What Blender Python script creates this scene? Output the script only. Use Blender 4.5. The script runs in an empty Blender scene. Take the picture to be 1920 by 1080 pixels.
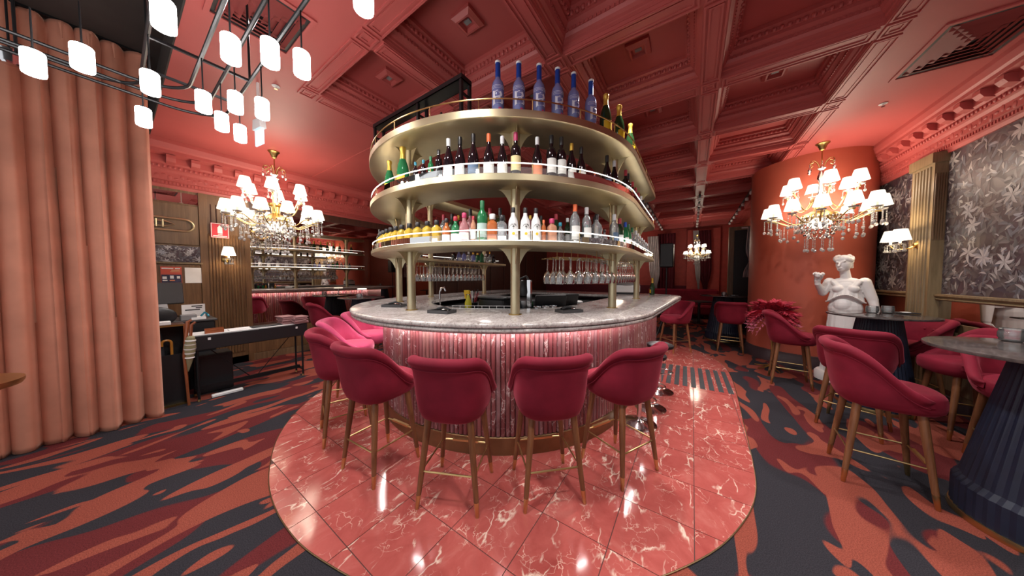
import bpy, bmesh, math, random
from mathutils import Vector, Matrix
random.seed(7)
PI = math.pi; R = math.radians; S = math.sin; K = math.cos
scene = bpy.context.scene
COL = scene.collection

# ---------------------------------------------------------------- camera
YAW, PITCH, CAMH, FPX = R(33.9), R(2.3), 1.5, 503.0
cam_d = bpy.data.cameras.new('camera'); cam = bpy.data.objects.new('camera', cam_d)
COL.objects.link(cam)
cam.location = (0, 0, CAMH)
cam.rotation_euler = (PI/2 - PITCH, 0, YAW)
cam_d.sensor_width = 36.0; cam_d.lens = 36.0 * FPX / 1920.0
cam_d.clip_start = 0.02; cam_d.clip_end = 100
scene.camera = cam
# ---------------------------------------------------------------- world, view, big lights
world = bpy.data.worlds.new('room_light'); scene.world = world; world.use_nodes = True
world.node_tree.nodes['Background'].inputs[0].default_value = (0.97, 0.98, 1.0, 1)
world.node_tree.nodes['Background'].inputs[1].default_value = 0.45
scene.view_settings.view_transform = 'Standard'; scene.view_settings.look = 'None'
scene.view_settings.exposure = 1.0; scene.view_settings.gamma = 1.0
scene.view_settings.use_curve_mapping = False
scene.cycles.max_bounces = 7; scene.cycles.diffuse_bounces = 4; scene.cycles.glossy_bounces = 4
scene.cycles.transparent_max_bounces = 16; scene.cycles.transmission_bounces = 4
scene.cycles.caustics_reflective = False; scene.cycles.caustics_refractive = False
scene.cycles.sample_clamp_indirect = 4.0
CEIL = 3.5
FILL_SPOTS = []   # left empty; the added fill spots stand further down

# ---------------------------------------------------------------- materials
def lk(nt, a, b): nt.links.new(a, b)
def newmat(name):
    m = bpy.data.materials.new(name); m.use_nodes = True
    nt = m.node_tree; b = nt.nodes['Principled BSDF']
    return m, nt, b
def N(nt, t, **kw):
    n = nt.nodes.new(t)
    for k, v in kw.items(): setattr(n, k, v)
    return n
def setin(n, **kw):
    for k, v in kw.items():
        k = k.replace('_', ' ')
        if k in n.inputs: n.inputs[k].default_value = v
def c4(c): return (c[0], c[1], c[2], 1)
def coords(nt, kind='Object', scale=(1,1,1), rand=0.0, rot=(0,0,0)):
    mp = N(nt, 'ShaderNodeMapping'); mp.inputs['Scale'].default_value = scale; mp.inputs['Rotation'].default_value = rot
    if kind == 'World':
        g = N(nt, 'ShaderNodeNewGeometry'); out = g.outputs['Position']
    else:
        g = N(nt, 'ShaderNodeTexCoord'); out = g.outputs[kind]
    if rand:
        oi = N(nt, 'ShaderNodeObjectInfo'); mu = N(nt, 'ShaderNodeVectorMath', operation='SCALE')
        cb = N(nt, 'ShaderNodeCombineXYZ')
        for i in range(3): lk(nt, oi.outputs['Random'], cb.inputs[i])
        lk(nt, cb.outputs[0], mu.inputs[0]); mu.inputs['Scale'].default_value = rand
        ad = N(nt, 'ShaderNodeVectorMath', operation='ADD'); lk(nt, out, ad.inputs[0]); lk(nt, mu.outputs[0], ad.inputs[1]); out = ad.outputs[0]
    lk(nt, out, mp.inputs[0]); return mp.outputs[0]
def noise(nt, vec, scale=5, detail=3, rough=0.5, dist=0.0):
    n = N(nt, 'ShaderNodeTexNoise'); lk(nt, vec, n.inputs['Vector'])
    setin(n, Scale=scale, Detail=detail, Roughness=rough, Distortion=dist); return n.outputs['Fac']
def ramp(nt, fac, stops, interp='LINEAR'):
    r = N(nt, 'ShaderNodeValToRGB'); r.color_ramp.interpolation = interp
    el = r.color_ramp.elements
    while len(el) < len(stops): el.new(0.5)
    for e, (p, c) in zip(el, stops): e.position = p; e.color = c4(c) if len(c) == 3 else c
    lk(nt, fac, r.inputs[0]); return r.outputs[0]
def mixc(nt, fac, a, b, mode='MIX'):
    m = N(nt, 'ShaderNodeMix', data_type='RGBA', blend_type=mode)
    for sock, v in ((m.inputs[0], fac), (m.inputs[6], a), (m.inputs[7], b)):
        if hasattr(v, 'links'): lk(nt, v, sock)
        elif isinstance(v, (int, float)): sock.default_value = v
        else: sock.default_value = c4(v)
    return m.outputs[2]
def bump(nt, b, h, strength=0.3, dist=0.01):
    n = N(nt, 'ShaderNodeBump'); setin(n, Strength=strength, Distance=dist); lk(nt, h, n.inputs['Height']); lk(nt, n.outputs[0], b.inputs['Normal'])
MATS = {}
def plain(name, col, rough=0.5, metal=0.0, var=0.12, vs=6.0, bmp=0.0, bs=60.0, emit=None, es=0.0, coat=0.0, sheen=0.0, sheen_tint=None, spec=0.5, alpha=1.0, kind='Object'):
    m, nt, b = newmat(name)
    setin(b, Roughness=rough, Metallic=metal)
    b.inputs['Specular IOR Level'].default_value = spec
    if var:
        v = coords(nt, kind); f = noise(nt, v, vs, 3)
        lo = tuple(x*(1-var) for x in col); hi = tuple(min(1, x*(1+var)) for x in col)
        lk(nt, ramp(nt, f, [(0.3, lo), (0.7, hi)]), b.inputs['Base Color'])
    else: b.inputs['Base Color'].default_value = c4(col)
    if bmp:
        v2 = coords(nt, kind); bump(nt, b, noise(nt, v2, bs, 2), bmp, 0.004)
    if emit: b.inputs['Emission Color'].default_value = c4(emit); b.inputs['Emission Strength'].default_value = es
    if coat: b.inputs['Coat Weight'].default_value = coat; b.inputs['Coat Roughness'].default_value = 0.08
    if sheen:
        b.inputs['Sheen Weight'].default_value = sheen; b.inputs['Sheen Roughness'].default_value = 0.4
        b.inputs['Sheen Tint'].default_value = c4(sheen_tint or col)
    if alpha < 1: b.inputs['Alpha'].default_value = alpha
    MATS[name] = m; return m
plain('red_paint', (0.45, 0.090, 0.082), 0.48, var=0.06, vs=1.5)
plain('red_wall', (0.44, 0.095, 0.055), 0.5, var=0.08, vs=2, bmp=0.05)
plain('far_red', (0.42, 0.05, 0.035), 0.6)
plain('brass', (0.60, 0.44, 0.20), 0.32, 1.0, var=0.08, vs=3, bmp=0.03, bs=120)
plain('brushed_gold', (0.56, 0.48, 0.31), 0.38, 0.9, var=0.18, vs=2.2)
plain('plinth_metal', (0.26, 0.17, 0.085), 0.42, 0.85, var=0.15)
plain('gold_dark', (0.50, 0.34, 0.12), 0.3, 1.0)
plain('chrome', (0.72, 0.72, 0.74), 0.12, 1.0, var=0)
plain('black', (0.012, 0.012, 0.014), 0.4, var=0)
plain('black_metal', (0.02, 0.02, 0.022), 0.35, 0.6, var=0)
plain('dark_ceiling', (0.035, 0.028, 0.025), 0.8, var=0.1)
plain('velvet', (0.185, 0.010, 0.025), 0.75, var=0.16, vs=7, sheen=0.28, sheen_tint=(0.9, 0.2, 0.27), spec=0.2)
plain('velvet_pink', (0.46, 0.055, 0.13), 0.75, var=0.1, vs=9, sheen=0.8, sheen_tint=(1.0, 0.4, 0.5), spec=0.2)
plain('curtain', (0.57, 0.235, 0.155), 0.6, var=0.12, vs=4, sheen=0.6, sheen_tint=(1, 0.6, 0.45), spec=0.2)
plain('curtain_dark', (0.12, 0.01, 0.02), 0.8, sheen=0.3)
plain('white_drape', (0.7, 0.66, 0.66), 0.8)
plain('plaster', (0.80, 0.77, 0.75), 0.45, var=0.04, vs=8)
plain('shade', (0.72, 0.67, 0.58), 0.7, var=0, emit=(1.0, 0.90, 0.74), es=0.75)
plain('lamp_glass', (1, 1, 1), 0.3, var=0, emit=(1.0, 0.96, 0.92), es=17.0)
plain('led', (1, 1, 1), 0.3, var=0, emit=(1.0, 0.94, 0.93), es=52.0)
plain('led_rail', (1, 1, 1), 0.3, var=0, emit=(1.0, 0.95, 0.86), es=0.6)
plain('light_panel', (0.9, 0.9, 0.88), 0.4, var=0, emit=(1.0, 0.97, 0.93), es=1.6)
plain('led_shelf', (1, 1, 1), 0.3, var=0, emit=(1.0, 0.95, 0.86), es=6.0)
plain('exit_blue', (0.6, 0.8, 1), 0.3, var=0, emit=(0.42, 0.85, 1.0), es=0.55)
plain('candle', (0.9, 0.85, 0.7), 0.5, var=0)
plain('paper', (0.82, 0.80, 0.78), 0.7, var=0.03)
plain('sign_red', (0.55, 0.03, 0.05), 0.5, var=0)
plain('poster_red', (0.62, 0.10, 0.06), 0.6, var=0)
plain('poster_dark', (0.03, 0.03, 0.07), 0.5, var=0.4, vs=30)
plain('grey_plastic', (0.22, 0.21, 0.21), 0.45, var=0.04)
plain('dark_plastic', (0.05, 0.048, 0.05), 0.4, var=0.05)
plain('white_plastic', (0.78, 0.77, 0.76), 0.4, var=0)
plain('navy_table', (0.006, 0.010, 0.027), 0.55, var=0.15, vs=20)
plain('menu', (0.30, 0.15, 0.15), 0.6, var=0.15, vs=20)
plain('cane_wood', (0.60, 0.24, 0.04), 0.3, var=0.2)
plain('stick_wood', (0.25, 0.07, 0.025), 0.35, var=0.2)
plain('umbrella_cloth', (0.02, 0.02, 0.025), 0.7)
plain('feather_red', (0.55, 0.05, 0.09), 0.8, var=0.25, vs=12, sheen=0.5)
plain('feather_pink', (0.75, 0.22, 0.33), 0.8, var=0.25, vs=12, sheen=0.5)
plain('steel', (0.35, 0.35, 0.36), 0.3, 0.9)
plain('strip_dark', (0.05, 0.055, 0.06), 0.6)
plain('grout', (0.09, 0.035, 0.03), 0.8)
plain('skirting', (0.05, 0.03, 0.035), 0.45)
plain('blue_cloth', (0.02, 0.04, 0.22), 0.7)
plain('yellow', (0.80, 0.50, 0.02), 0.45, var=0)
plain('leaf_yellow', (0.85, 0.75, 0.05), 0.5, var=0, alpha=0.8)
plain('label_white', (0.82, 0.81, 0.78), 0.6, var=0.02)
plain('label_cream', (0.80, 0.66, 0.34), 0.6, var=0.05)
plain('label_orange', (0.75, 0.25, 0.12), 0.6, var=0.05)
plain('label_blue', (0.10, 0.16, 0.26), 0.6, var=0.1)
plain('label_green', (0.45, 0.60, 0.55), 0.6, var=0.1)
plain('cap_black', (0.02, 0.018, 0.02), 0.35, var=0)
plain('cap_white', (0.8, 0.8, 0.8), 0.4, var=0)
plain('cap_red', (0.45, 0.03, 0.05), 0.35, var=0)
plain('cap_pink', (0.55, 0.05, 0.15), 0.35, var=0)
plain('cap_orange', (0.85, 0.16, 0.05), 0.4, var=0)
plain('cap_gold', (0.75, 0.48, 0.08), 0.35, 0.6, var=0)
plain('cap_teal', (0.02, 0.25, 0.35), 0.4, var=0)
plain('cap_blue', (0.02, 0.08, 0.45), 0.3, 0.4, var=0)
plain('cap_green', (0.02, 0.16, 0.06), 0.4, var=0)
plain('ink', (0.03, 0.03, 0.03), 0.6, var=0)
plain('ink_white', (0.85, 0.85, 0.85), 0.6, var=0)
plain('ink_silver', (0.75, 0.74, 0.82), 0.35, var=0)
def glassy(name, col, tr=0.5, rough=0.05, fres=1.45):
    # tinted see-through glass: transparent body with a glossy skin
    m, nt, b = newmat(name); nt.nodes.remove(b)
    out = nt.nodes['Material Output']
    t = N(nt, 'ShaderNodeBsdfTransparent'); t.inputs[0].default_value = c4(col)
    d = N(nt, 'ShaderNodeBsdfDiffuse'); d.inputs[0].default_value = c4(col)
    g = N(nt, 'ShaderNodeBsdfGlossy'); g.inputs['Roughness'].default_value = rough
    m1 = N(nt, 'ShaderNodeMixShader'); m1.inputs[0].default_value = 1 - tr
    lk(nt, t.outputs[0], m1.inputs[1]); lk(nt, d.outputs[0], m1.inputs[2])
    lw = N(nt, 'ShaderNodeFresnel'); lw.inputs[0].default_value = fres
    m2 = N(nt, 'ShaderNodeMixShader'); lk(nt, lw.outputs[0], m2.inputs[0]); lk(nt, m1.outputs[0], m2.inputs[1]); lk(nt, g.outputs[0], m2.inputs[2])
    lk(nt, m2.outputs[0], out.inputs[0]); MATS[name] = m; return m
glassy('glass_clear', (0.94, 0.95, 0.95), 0.90, 0.03, 1.6)
glassy('crystal', (0.95, 0.94, 0.92), 0.55, 0.05, 2.0)
glassy('glass_ice', (0.90, 0.93, 0.96), 0.80, 0.03, 1.9)
glassy('glass_blue', (0.38, 0.40, 0.80), 0.50, 0.08)
glassy('glass_amber', (0.70, 0.33, 0.04), 0.45)
glassy('glass_gold', (0.85, 0.58, 0.08), 0.40)
glassy('glass_green', (0.03, 0.22, 0.08), 0.30)
glassy('glass_pink', (0.70, 0.30, 0.32), 0.5)
glassy('glass_peach', (0.80, 0.40, 0.25), 0.4)
glassy('glass_orange', (0.70, 0.20, 0.06), 0.4)
plain('glass_wine', (0.012, 0.006, 0.008), 0.06, var=0)
plain('glass_champ', (0.012, 0.035, 0.012), 0.08, var=0)
plain('bottle_white', (0.82, 0.81, 0.80), 0.3, var=0)

def wood(name, c1, c2, sc=1.0, axis='Z', rough=0.4, kind='Object'):
    m, nt, b = newmat(name)
    s = {'Z': (14, 14, 0.9), 'Y': (14, 0.9, 14), 'X': (0.9, 14, 14)}[axis]
    v = coords(nt, kind, tuple(x*sc for x in s), rand=3.0)
    f = noise(nt, v, 2.2, 5, 0.6, 0.6); lk(nt, ramp(nt, f, [(0.3, c1), (0.7, c2)]), b.inputs['Base Color'])
    setin(b, Roughness=rough); bump(nt, b, f, 0.15, 0.003); MATS[name] = m
wood('wood_leg', (0.13, 0.045, 0.018), (0.24, 0.10, 0.04), 1.5)
wood('wood_panel', (0.12, 0.07, 0.036), (0.22, 0.135, 0.072))
wood('wood_dark', (0.045, 0.018, 0.012), (0.09, 0.035, 0.022))
wood('wood_gold', (0.16, 0.11, 0.055), (0.27, 0.195, 0.105))
wood('wood_brown', (0.10, 0.048, 0.02), (0.20, 0.105, 0.046))

def mirror_mat():
    m, nt, b = newmat('mirror'); setin(b, Base_Color=(0.60, 0.54, 0.50, 1), Metallic=1.0, Roughness=0.015); MATS['mirror'] = m
mirror_mat()
def veins(nt, v, scale, width, warp=0.6, mask=(0.45, 0.6), mscale=3.0):
    n1 = N(nt, 'ShaderNodeTexNoise'); lk(nt, v, n1.inputs['Vector']); setin(n1, Scale=scale*0.9, Detail=4.0)
    sub = N(nt, 'ShaderNodeVectorMath', operation='SUBTRACT'); lk(nt, n1.outputs['Color'], sub.inputs[0]); sub.inputs[1].default_value = (0.5, 0.5, 0.5)
    scl = N(nt, 'ShaderNodeVectorMath', operation='SCALE'); lk(nt, sub.outputs[0], scl.inputs[0]); scl.inputs['Scale'].default_value = warp
    ad = N(nt, 'ShaderNodeVectorMath', operation='ADD'); lk(nt, v, ad.inputs[0]); lk(nt, scl.outputs[0], ad.inputs[1])
    vo = N(nt, 'ShaderNodeTexVoronoi', feature='DISTANCE_TO_EDGE'); lk(nt, ad.outputs[0], vo.inputs['Vector']); setin(vo, Scale=scale)
    line = ramp(nt, vo.outputs['Distance'], [(0.0, (1, 1, 1)), (width, (0, 0, 0))])
    mk = ramp(nt, noise(nt, v, mscale, 3), [(mask[0], (0, 0, 0)), (mask[1], (1, 1, 1))])
    return mixc(nt, 1.0, line, mk, 'MULTIPLY')
def marble_red():
    m, nt, b = newmat('marble_red')
    v = coords(nt, 'World', (1.0, 1.0, 1.0), rand=9.0, rot=(0, 0, 0.6))
    base = ramp(nt, noise(nt, v, 4, 6, 0.65, 0.8), [(0.25, (0.33, 0.060, 0.052)), (0.55, (0.44, 0.10, 0.085)), (0.8, (0.52, 0.17, 0.14))])
    v2 = coords(nt, 'World', (2.2, 0.9, 1), rand=9.0, rot=(0, 0, 0.5))
    l1 = veins(nt, v2, 4.2, 0.05, 0.35, (0.52, 0.62), 4.0)
    l2 = veins(nt, v, 11.0, 0.035, 0.2, (0.50, 0.64), 6.0)
    c = mixc(nt, l1, base, (0.80, 0.62, 0.50)); c = mixc(nt, l2, c, (0.72, 0.45, 0.36))
    lk(nt, c, b.inputs['Base Color']); setin(b, Roughness=0.10); b.inputs['Specular IOR Level'].default_value = 0.6; MATS['marble_red'] = m
marble_red()
def marble_rib():
    m, nt, b = newmat('marble_rib')
    v = coords(nt, 'World', (1, 1, 0.6), rand=7.0)
    oi = N(nt, 'ShaderNodeObjectInfo')
    tone = ramp(nt, oi.outputs['Random'], [(0.0, (0.28, 0.10, 0.11)), (0.4, (0.34, 0.14, 0.14)), (0.7, (0.36, 0.27, 0.28)), (1.0, (0.42, 0.23, 0.18))])
    base = mixc(nt, noise(nt, v, 9, 5, 0.7, 0.8), tone, (0.24, 0.06, 0.065))
    l1 = veins(nt, v, 13.0, 0.07, 0.25, (0.53, 0.64), 6.0)
    c = mixc(nt, l1, base, (0.72, 0.60, 0.58))
    lk(nt, c, b.inputs['Base Color']); setin(b, Roughness=0.14); MATS['marble_rib'] = m
marble_rib()
def marble_grey():
    m, nt, b = newmat('marble_grey')
    v = coords(nt, 'World', (1.5, 0.8, 1), rot=(0, 0, 0.5))
    base = ramp(nt, noise(nt, v, 3.5, 7, 0.7, 1.2), [(0.2, (0.24, 0.20, 0.19)), (0.5, (0.43, 0.39, 0.37)), (0.75, (0.60, 0.55, 0.53))])
    l1 = veins(nt, v, 1.6, 0.02, 0.5, (0.45, 0.6), 2.0)
    sp = ramp(nt, noise(nt, v, 40, 4, 0.8), [(0.38, (0.45, 0.38, 0.36)), (0.5, (1, 1, 1))])
    c = mixc(nt, 0.8, mixc(nt, l1, base, (0.72, 0.68, 0.63)), sp, 'MULTIPLY')
    lk(nt, c, b.inputs['Base Color']); setin(b, Roughness=0.16); MATS['marble_grey'] = m
marble_grey()
def marble_top():
    m, nt, b = newmat('marble_dark')
    v = coords(nt, 'World'); base = ramp(nt, noise(nt, v, 9, 6, 0.7, 1.0), [(0.3, (0.025, 0.02, 0.02)), (0.7, (0.11, 0.09, 0.085))])
    lk(nt, base, b.inputs['Base Color']); setin(b, Roughness=0.08); MATS['marble_dark'] = m
marble_top()
def carpet():
    m, nt, b = newmat('carpet')
    n1 = N(nt, 'ShaderNodeNewGeometry')
    def field(rotz, sc, off, scale, detail, dist):
        mp = N(nt, 'ShaderNodeMapping'); mp.inputs['Rotation'].default_value = (0, 0, rotz); mp.inputs['Scale'].default_value = sc; mp.inputs['Location'].default_value = off
        lk(nt, n1.outputs['Position'], mp.inputs[0]); return noise(nt, mp.outputs[0], scale, detail, 0.45, dist)
    rz = R(12)
    def cut(f, a, w=0.006): return ramp(nt, f, [(a - w, (0, 0, 0)), (a + w, (1, 1, 1))])
    f1 = cut(field(rz, (1.75, 0.70, 1), (3.1, 1.7, 0), 1.35, 1.2, 0.7), 0.535)
    f2 = cut(field(rz, (1.75, 0.70, 1), (8.3, 4.2, 0), 1.85, 1.1, 0.8), 0.575)
    f3 = cut(field(rz, (1.75, 0.70, 1), (14.3, 9.2, 0), 2.6, 1.0, 0.7), 0.615)
    fuzz = ramp(nt, field(0, (1, 1, 1), (0, 0, 0), 190, 2, 0), [(0.3, (0.6, 0.6, 0.6)), (0.7, (1.25, 1.25, 1.25))])
    c = mixc(nt, f1, (0.033, 0.030, 0.036), (0.125, 0.022, 0.023))
    c = mixc(nt, f2, c, (0.275, 0.066, 0.044)); c = mixc(nt, f3, c, (0.275, 0.066, 0.044))
    c = mixc(nt, 1.0, c, fuzz, 'MULTIPLY')
    lk(nt, c, b.inputs['Base Color']); setin(b, Roughness=0.95); b.inputs['Specular IOR Level'].default_value = 0.1
    bump(nt, b, field(0, (1, 1, 1), (0, 0, 0), 260, 2, 0), 0.5, 0.004); MATS['carpet'] = m
carpet()
def leafmat():
    m, nt, b = newmat('leaf_print')
    a = N(nt, 'ShaderNodeAttribute', attribute_name='tint')
    lk(nt, a.outputs['Color'], b.inputs['Base Color']); setin(b, Roughness=0.45, Metallic=0.15); MATS['leaf_print'] = m
leafmat()
plain('paper_base', (0.06, 0.035, 0.042), 0.5, var=0.5, vs=5)
plain('striped', (0.25, 0.22, 0.12), 0.7)

# ---------------------------------------------------------------- mesh builder
class MB:
    def __init__(s): s.v = []; s.f = []
    def add(s, vs, fs, M=None):
        o = len(s.v)
        s.v += [tuple(M @ Vector(p)) if M else tuple(p) for p in vs]
        s.f += [tuple(i + o for i in f) for f in fs]; return s
    def box(s, x0, x1, y0, y1, z0, z1, M=None):
        vs = [(x0,y0,z0),(x1,y0,z0),(x1,y1,z0),(x0,y1,z0),(x0,y0,z1),(x1,y0,z1),(x1,y1,z1),(x0,y1,z1)]
        return s.add(vs, [(3,2,1,0),(4,5,6,7),(0,1,5,4),(1,2,6,5),(2,3,7,6),(3,0,4,7)], M)
    def bbox(s, x0, x1, y0, y1, z0, z1, b=0.01, M=None):
        # box with chamfered edges
        xs = sorted((x0, x1)); ys = sorted((y0, y1)); zs = sorted((z0, z1))
        rows = []
        for z, i in ((zs[0], b), (zs[0]+b, 0), (zs[1]-b, 0), (zs[1], b)):
            a0, a1, c0, c1 = xs[0]+i, xs[1]-i, ys[0]+i, ys[1]-i
            rows.append([(a0+b,c0,z),(a1-b,c0,z),(a1,c0+b,z),(a1,c1-b,z),(a1-b,c1,z),(a0+b,c1,z),(a0,c1-b,z),(a0,c0+b,z)])
        return s.rows(rows, True, True, M)
    def rows(s, rows, closed=True, caps=True, M=None):
        n = len(rows[0]); vs = [p for r in rows for p in r]; fs = []
        for i in range(len(rows)-1):
            for j in range(n if closed else n-1):
                k = (j+1) % n; fs.append((i*n+j, i*n+k, (i+1)*n+k, (i+1)*n+j))
        if caps and closed: fs.append(tuple(range(n-1, -1, -1))); fs.append(tuple((len(rows)-1)*n + j for j in range(n)))
        return s.add(vs, fs, M)
    def lathe(s, prof, n=16, c=(0,0,0), M=None, sq=None, caps=True):
        rows = []
        for r, z in prof:
            row = []
            for j in range(n):
                a = 2*PI*j/n; x, y = K(a), S(a)
                if sq: q = (abs(x)**sq + abs(y)**sq)**(-1.0/sq); x *= q; y *= q
                row.append((c[0]+r*x, c[1]+r*y, c[2]+z))
            rows.append(row)
        return s.rows(rows, True, caps, M)
    def tube(s, pts, r, n=8, closed=False, M=None):
        P = [Vector(p) for p in pts]; L = len(P); rr = r if isinstance(r, (list, tuple)) else [r]*L
        rows = []; up = None
        for i in range(L):
            if closed: t = P[(i+1) % L] - P[i-1]
            else: t = P[min(i+1, L-1)] - P[max(i-1, 0)]
            t.normalize()
            if up is None: up = Vector((0,0,1)) if abs(t.z) < 0.9 else Vector((1,0,0))
            a = up - t*up.dot(t)
            if a.length < 1e-5: a = t.orthogonal()
            a.normalize(); b = t.cross(a); up = a
            rows.append([tuple(P[i] + (a*K(2*PI*j/n) + b*S(2*PI*j/n))*rr[i]) for j in range(n)])
        if closed:
            vs = [p for w in rows for p in w]; fs = []
            for i in range(L):
                for j in range(n):
                    k = (j+1) % n; i2 = (i+1) % L; fs.append((i*n+j, i*n+k, i2*n+k, i2*n+j))
            return s.add(vs, fs, M)
        return s.rows(rows, True, True, M)
    def sphere(s, c, r, n=10, m=6, M=None):
        rx, ry, rz = r if isinstance(r, (tuple, list)) else (r, r, r)
        rows = [[(c[0]+rx*S(PI*max(0.02, min(0.98, i/m)))*K(2*PI*j/n), c[1]+ry*S(PI*max(0.02, min(0.98, i/m)))*S(2*PI*j/n), c[2]-rz*K(PI*i/m)) for j in range(n)] for i in range(m+1)]
        return s.rows(rows, True, True, M)
    def prism(s, poly, z0, z1, M=None):
        return s.rows([[(x, y, z0) for x, y in poly], [(x, y, z1) for x, y in poly]], True, True, M)
    def mesh(s, name, mat, smooth=True, ang=40):
        me = bpy.data.meshes.new(name); me.from_pydata(s.v, [], s.f)
        if mat: me.materials.append(MATS[mat])
        if smooth:
            me.polygons.foreach_set('use_smooth', [True]*len(me.polygons)); me.set_sharp_from_angle(angle=R(ang))
        me.update(); return me
def link(name, data, parent=None, loc=(0,0,0), rz=0.0):
    o = bpy.data.objects.new(name, data); COL.objects.link(o)
    if parent: o.parent = parent
    o.location = loc; o.rotation_euler = (0, 0, rz) if not isinstance(rz, tuple) else rz
    return o
def obj(name, mb, mat, parent=None, loc=(0,0,0), rz=0.0, smooth=True, ang=40):
    return link(name, mb.mesh(name, mat, smooth, ang), parent, loc, rz)
def tag(o, label, cat, group=None):
    o['label'] = label; o['category'] = cat
    if group: o['group'] = group
    return o
def thing(name, label, cat, loc=(0,0,0), rz=0.0, group=None):
    return tag(link(name, None, None, loc, rz), label, cat, group)
def struct(o): o['kind'] = 'structure'; return o
def copy_tree(o, parent=None, loc=None, rz=None, label=None, group=None):
    c = o.copy(); COL.objects.link(c); c.parent = parent
    if loc is not None: c.location = loc
    if rz is not None: c.rotation_euler = (0, 0, rz)
    if label: c['label'] = label
    if group: c['group'] = group
    for ch in list(o.children): copy_tree(ch, c)
    return c
def point_light(name, loc, watts, col, radius, parent=None):
    l = bpy.data.lights.new(name, 'POINT'); l.energy = watts; l.color = col; l.shadow_soft_size = radius
    return link(name, l, parent, loc)
def spot_light(name, loc, watts, col, radius, angle, blend=0.8):
    l = bpy.data.lights.new(name, 'SPOT'); l.energy = watts; l.color = col; l.shadow_soft_size = radius; l.spot_size = R(angle); l.spot_blend = blend
    return link(name, l, None, loc)
ORD = ['first','second','third','fourth','fifth','sixth','seventh','eighth','ninth','tenth','eleventh','twelfth','thirteenth','fourteenth','fifteenth','sixteenth','seventeenth','eighteenth','nineteenth','twentieth']
def text_mesh(txt, size, ext=0.0):
    cu = bpy.data.curves.new('text', 'FONT'); cu.body = txt; cu.size = size; cu.align_x = 'CENTER'; cu.align_y = 'CENTER'; cu.extrude = ext; cu.resolution_u = 2
    o = bpy.data.objects.new('text', cu); COL.objects.link(o)
    dg = bpy.context.evaluated_depsgraph_get(); dg.update()
    me = bpy.data.meshes.new_from_object(o.evaluated_get(dg)); bpy.data.objects.remove(o); return me
def flat_text(name, txt, size, mat, parent, loc, rot):
    me = text_mesh(txt, size, 0.0005); me.name = name; me.materials.append(MATS[mat]); o = link(name, me, parent, loc); o.rotation_euler = rot; return o
def curved_text_mesh(name, txt, size, mat, r, z, facing=-PI/2):
    me = text_mesh(txt, size, 0.0004); me.name = name; me.materials.append(MATS[mat])
    for v in me.vertices:
        a = facing + v.co.x / r; rr = r + v.co.z; v.co = (rr*K(a), rr*S(a), z + v.co.y)
    return me

# ---------------------------------------------------------------- plan of the island bar
CX, CY = -2.16, 3.06
def ringpt(u, r):
    if abs(u) <= 90: a = R(u); return Vector((CX + r*S(a), CY - r*K(a)))
    sg = 1 if u > 0 else -1
    return Vector((CX + sg*r, CY + (abs(u)-90)*0.03))
def ringdir(u):
    a = R(max(-90, min(90, u))); return Vector((S(a), -K(a)))
def outline(rad, yb, rc, flare, n1=96, n2=24, n3=14, n4=20):
    P = []
    for i in range(n1+1):
        a = R(-90 + 180*i/n1); P.append((CX + rad*S(a), CY - rad*K(a)))
    ye = yb - rc; xr = rad + flare
    for i in range(1, n2+1): t = i/n2; P.append((CX + rad + flare*t, CY + (ye-CY)*t))
    for i in range(1, n3+1): a = PI/2*i/n3; P.append((CX + xr - rc + rc*K(a), ye + rc*S(a)))
    for i in range(1, n4): t = i/n4; P.append((CX + (xr-rc)*(1-2*t), yb))
    for i in range(0, n3+1): a = PI/2 + PI/2*i/n3; P.append((CX - xr + rc + rc*K(a), ye + rc*S(a)))
    for i in range(1, n2): t = 1 - i/n2; P.append((CX - rad - flare*t, CY + (ye-CY)*t))
    return P
def loft(mb, rings):   # rings: list of (outline, z), closed loop profile (ring solid)
    n = len(rings[0][0]); m = len(rings); vs = []; fs = []
    for P, z in rings: vs += [(x, y, z) for x, y in P]
    for i in range(m):
        i2 = (i+1) % m
        for j in range(n):
            k = (j+1) % n; fs.append((i*n+j, i*n+k, i2*n+k, i2*n+j))
    mb.add(vs, fs); return mb

# ================================================================ SETTING
floor = struct(obj('floor', MB().box(-7.2, 3.2, -2.2, 14.5, -0.1, 0.0), 'carpet', smooth=False))
# marble island: outline of the polished stone floor round the bar
DISC = [(-1.607,.565),(-1.963,.53),(-2.361,.555),(-2.728,.64),(-3.197,.82),(-3.643,1.11),(-4.07,1.55),(-4.50,2.25),(-4.78,3.1),(-4.88,4.2),(-4.75,5.4),(-4.2,6.4),(-3.2,7.0),(-2.1,7.15),(-0.9,7.05),(0.0,6.72),(.40,6.0),(.51,5.3),(.50,4.3),(.465,3.49),(.44,2.85),(.40,2.45),(.30,2.12),(.11,1.75),(-.22,1.34),(-.62,.98),(-1.1,.70)]
def catmull(P, n=6):
    out = []; L = len(P)
    for i in range(L):
        p0, p1, p2, p3 = (Vector(P[(i+k-1) % L]) for k in range(4))
        for j in range(n):
            t = j/n; out.append(tuple(0.5*((2*p1) + (p2-p0)*t + (2*p0-5*p1+4*p2-p3)*t*t + (3*p1-p0-3*p2+p3)*t**3)))
    return out
disc = catmull(DISC)
disc = disc[::-1]   # counter-clockwise
ar = sum(disc[i-1][0]*disc[i][1] - disc[i][0]*disc[i-1][1] for i in range(len(disc)))
if ar < 0: disc = disc[::-1]
obj('grout_bed', MB().prism(disc, 0.0, 0.004), 'grout', floor, smooth=False)
edge = MB()
loft_out = [(x + (x-CX)*0.004, y + (y-4)*0.004) for x, y in disc]
edge.tube([(x, y, 0.005) for x, y in disc], 0.0035, 6, True)
obj('edge_strip', edge, 'plinth_metal', floor)
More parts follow.
